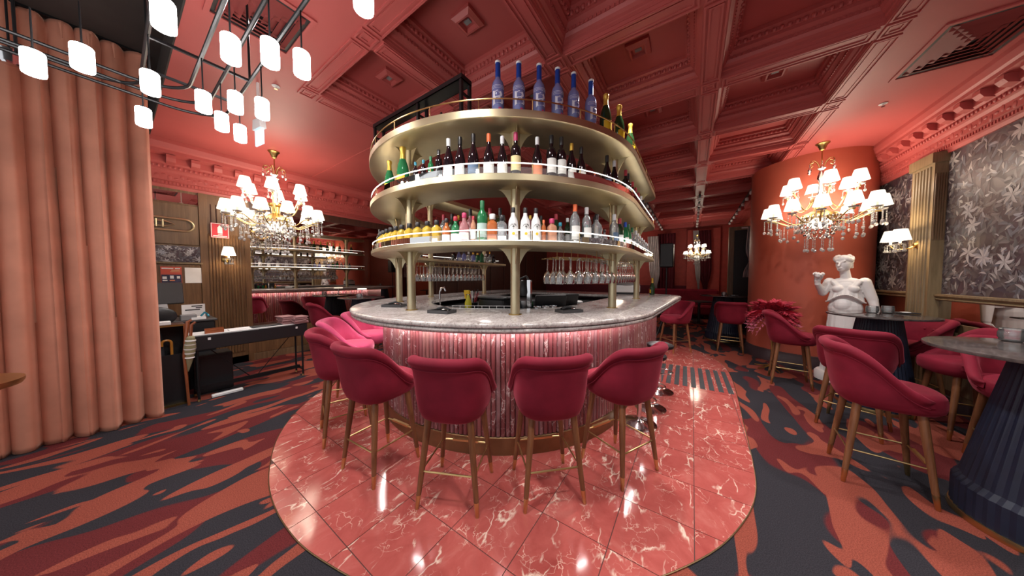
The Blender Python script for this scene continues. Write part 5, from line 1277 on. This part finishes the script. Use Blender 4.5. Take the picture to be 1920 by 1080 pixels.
# ---- plaster statue
def statue():
    mb = MB()
    def cap(p, q, r1, r2, n=None):
        p, q = Vector(p), Vector(q); L = (q-p).length; n = n or max(3, int(L/.018))
        for i in range(n+1):
            t_ = i/n; mb.sphere(p.lerp(q, t_), r1+(r2-r1)*t_, 10, 7)
    E_ = lambda c, r: mb.sphere(c, r, 16, 10)
    E_((0,0,1.33), (.150,.100,.15)); E_((0,.01,1.20), (.128,.095,.13)); E_((0,0,1.42), (.165,.075,.075))
    E_((-.068,-.075,1.335), (.060,.050,.058)); E_((.068,-.075,1.335), (.060,.050,.058))
    cap((0,.01,1.44), (-.02,-.015,1.60), .058, .050)
    E_((-.03,-.025,1.685), (.076,.092,.108)); E_((-.05,-.075,1.615), (.040,.036,.036)); cap((-.062,-.112,1.70), (-.072,-.130,1.66), .012, .016)
    E_((-.062,-.115,1.633), (.022,.012,.008)); E_((-.062,-.113,1.622), (.018,.012,.008)); E_((-.035,-.112,1.712), (.020,.010,.008)); E_((-.085,-.100,1.712), (.020,.010,.008))
    cap((.045,-.02,1.70), (.048,-.01,1.665), .014, .012); cap((-.09,-.085,1.725), (-.02,-.118,1.728), .012, .012)
    rn = random.Random(4)
    for k in range(22):
        a = 2*PI*k/22; E_((-.032+.072*K(a), -.008+.082*S(a), 1.764+.012*S(3*a)+rn.uniform(-.008,.008)+.02*S(a)), (.030,.030,.030+.012*rn.random()))
    for k in range(12):
        a = 2*PI*k/12+.2; E_((-.030+.045*K(a), -.005+.055*S(a), 1.785+rn.uniform(-.006,.006)), (.030,.030,.026))
    E_((-.03,.0,1.77), (.075,.09,.05)); E_((.01,.085,1.73), (.055,.05,.05)); E_((-.03,.075,1.67), (.06,.05,.08)); cap((.035,.0,1.73), (.045,.03,1.64), .022, .016)
    # raised right arm, hand closed on fruit
    cap((-.155,0,1.43), (-.215,-.02,1.27), .062, .050); cap((-.215,-.02,1.27), (-.262,-.14,1.40), .048, .034); cap((-.262,-.14,1.40), (-.265,-.155,1.455), .030, .036)
    E_((-.262,-.165,1.485), (.036,.030,.040))
    for i, (dx, ln) in enumerate(((-.030,.052),(-.010,.060),(.010,.058),(.029,.046))):
        b0 = Vector((-.262+dx, -.170, 1.515)); b1 = b0 + Vector((dx*.3, -.018, ln*.55)); b2 = b1 + Vector((0, -.036, ln*.30)); b3 = b2 + Vector((0, -.022, -.020))
        cap(b0, b1, .0105, .010); cap(b1, b2, .010, .0095); cap(b2, b3, .0095, .008)
    cap((-.228,-.175,1.47), (-.212,-.205,1.505), .011, .010); cap((-.212,-.205,1.505), (-.225,-.225,1.53), .010, .008)
    E_((-.255,-.215,1.525), (.036,.034,.036)); E_((-.215,-.195,1.545), (.026,.026,.026)); E_((-.28,-.20,1.555), (.024,.024,.024))
    # lowered left arm
    cap((.160,0,1.43), (.235,.01,1.19), .064, .052); cap((.235,.01,1.19), (.275,-.03,.98), .050, .034); E_((.280,-.04,.935), (.030,.022,.045))
    for i, dx in enumerate((-.024,-.008,.008,.022)):
        b0 = Vector((.283+dx, -.045, .905)); b1 = b0 + Vector((.0, -.008, -.04+.006*abs(i-1.5))); cap(b0, b1, .010, .009); cap(b1, b1 + Vector((0,.012,-.028)), .009, .007)
    cap((.258,-.06,.945), (.246,-.078,.905), .011, .009)
    # tunic overfold and skirt: folded shells
    def fold(zr, rx, ry, amp, nf, hemf, y_=0.0):
        n = 96; rows = []
        for q in range(15):
            t_ = q/14; row = []
            for j in range(n):
                a = 2*PI*j/n; hem = hemf(a); z = zr + (hem-zr)*t_
                w_ = 1 + amp*t_*(S(nf*a) + .6*S(nf*1.7*a+1) + .4*S(3*a))
                row.append((rx(t_)*K(a)*w_, ry(t_)*S(a)*w_ + y_, z))
            rows.append(row)
        mb.rows(rows)
    fold(1.36, lambda t_: .135+.035*t_, lambda t_: .095+.035*t_, .05, 13, lambda a: 1.115 + .15*max(0, -S(a))**2.5 + .02*K(2*a))
    E_((0,.0,1.05), (.165,.120,.17)); E_((-.02,-.05,1.10), (.10,.085,.11))
    fold(1.12, lambda t_: .150+.055*t_, lambda t_: .105+.060*t_, .055, 15, lambda a: .12)
    cap((-.12,-.05,1.44), (-.07,-.085,1.36), .03, .03); cap((.12,-.05,1.44), (.07,-.085,1.36), .03, .03)
    return mb
t = thing('statue', 'white plaster classical statue of draped figure with raised hand', 'statue', (1.83, 5.86, 0), -.32)
fig = obj('figure', statue(), 'plaster', t)
m_ = fig.modifiers.new('remesh', 'REMESH'); m_.mode = 'VOXEL'; m_.voxel_size = .006; m_.use_smooth_shade = True
m_ = fig.modifiers.new('smooth', 'SMOOTH'); m_.iterations = 2; m_.factor = .5
belt = MB()
for k in range(34):
    a = PI + PI*(k+.5)/34; z = 1.115 + .15*max(0, -S(a))**2.5 + .02*K(2*a); belt.sphere((.176*K(a), .137*S(a), z+.008), (.012,.010,.010), 8, 5)
obj('twisted_belt', belt, 'plaster', t)
obj('plinth', MB().lathe([(.27,0),(.27,.10),(.25,.125)], 40), 'plaster', t)

# ================================================================ FAR END
def drape(x0, x1, y, z0, z1, tie, label, mat):
    n = 40; rows = []
    for i in range(17):
        q = i/16; z = z1 - (z1-z0)*q; pinch = 1 - .72*math.exp(-((q-.68)/.13)**2) if tie else 1
        rows.append([(x0 + (x1-x0)*(.5+(j/n-.5)*pinch) + (tie*.25*q if tie else 0), y - .05*S(j*.95), z) for j in range(n+1)])
    return tag(obj('tied_drape', MB().rows(rows, False, False), mat, None, ang=80), label, 'curtain')
drape(.10, .55, 12.7, 0, 3.3, .5, 'dark crimson drape tied back on the far wall', 'curtain_dark'); drape(-.02, .16, 12.6, 0, 3.3, .8, 'white sheer drape beside the far crimson drape', 'white_drape'); drape(1.25, 1.5, 9.9, 1.5, 2.9, -.3, 'white swagged drape at top of dark doorway', 'white_drape'); drape(-1.6, -1.2, 12.6, 0, 3.2, .8, 'white sheer drape behind the right shelf columns', 'white_drape'); drape(-1.25, -.6, 12.8, 0, 3.3, 0, 'dark plum drape left of the far chandelier', 'curtain_dark')
t = thing('far_sofa', 'crimson buttoned banquette below the far orange wall', 'sofa', (-.3, 11.95, 0)); obj('seat', MB().bbox(-1.2, 1.1, -.3, .3, .15, .48, .05), 'velvet', t); obj('backrest', MB().bbox(-1.2, 1.1, .2, .42, .45, 1.05, .05), 'velvet', t)
for x in (-1.1, 1.0): obj('leg', MB().lathe([(.02,0),(.025,.15)], 8, (x, -.2, 0)), 'wood_leg', t)
t = thing('far_table', 'dark low table in the far dim lounge', 'table', (.2, 10.6, 0)); obj('table_top', MB().lathe([(.4,.70),(.4,.73)], 32), 'black', t); obj('stem', MB().lathe([(.2,0),(.2,.02),(.04,.04),(.04,.70)], 16), 'black', t)
# light tracks with small spots under the far beams
for i, x in enumerate((BX[0]-.25, BX[1], BX[2]+.05)):
    t = thing('track_light', 'ceiling light track with small white spots, %s from right' % ORD[i], 'light track', (x, 0, CEIL-.02)); obj('track', MB().box(-.02, .02, 7.9, 12.6, -.03, 0), 'black_metal', t, smooth=False)
    for k in range(8): obj('spot_head', MB().lathe([(.03,-.11),(.035,-.10),(.035,-.05),(.01,-.03)], 10, (0, 8.1+.6*k, 0)), 'white_plastic', t)
# unseen fill spots added just below the ceiling, a few over the bar
for x, y, w_ in ((-4.6, 1.5, 45), (-4.9, 3.6, 45), (-2.9, .75, 60), (-1.2, .6, 80), (.4, .8, 80), (1.9, 1.6, 60), (1.85, 3.4, 60), (-.47, 2.95, 70), (-3.9, 1.6, 40), (.75, 4.2, 60)):
    spot_light('fill_spot', (x, y, CEIL-.03), w_, (1, .96, .93), .06, 140)
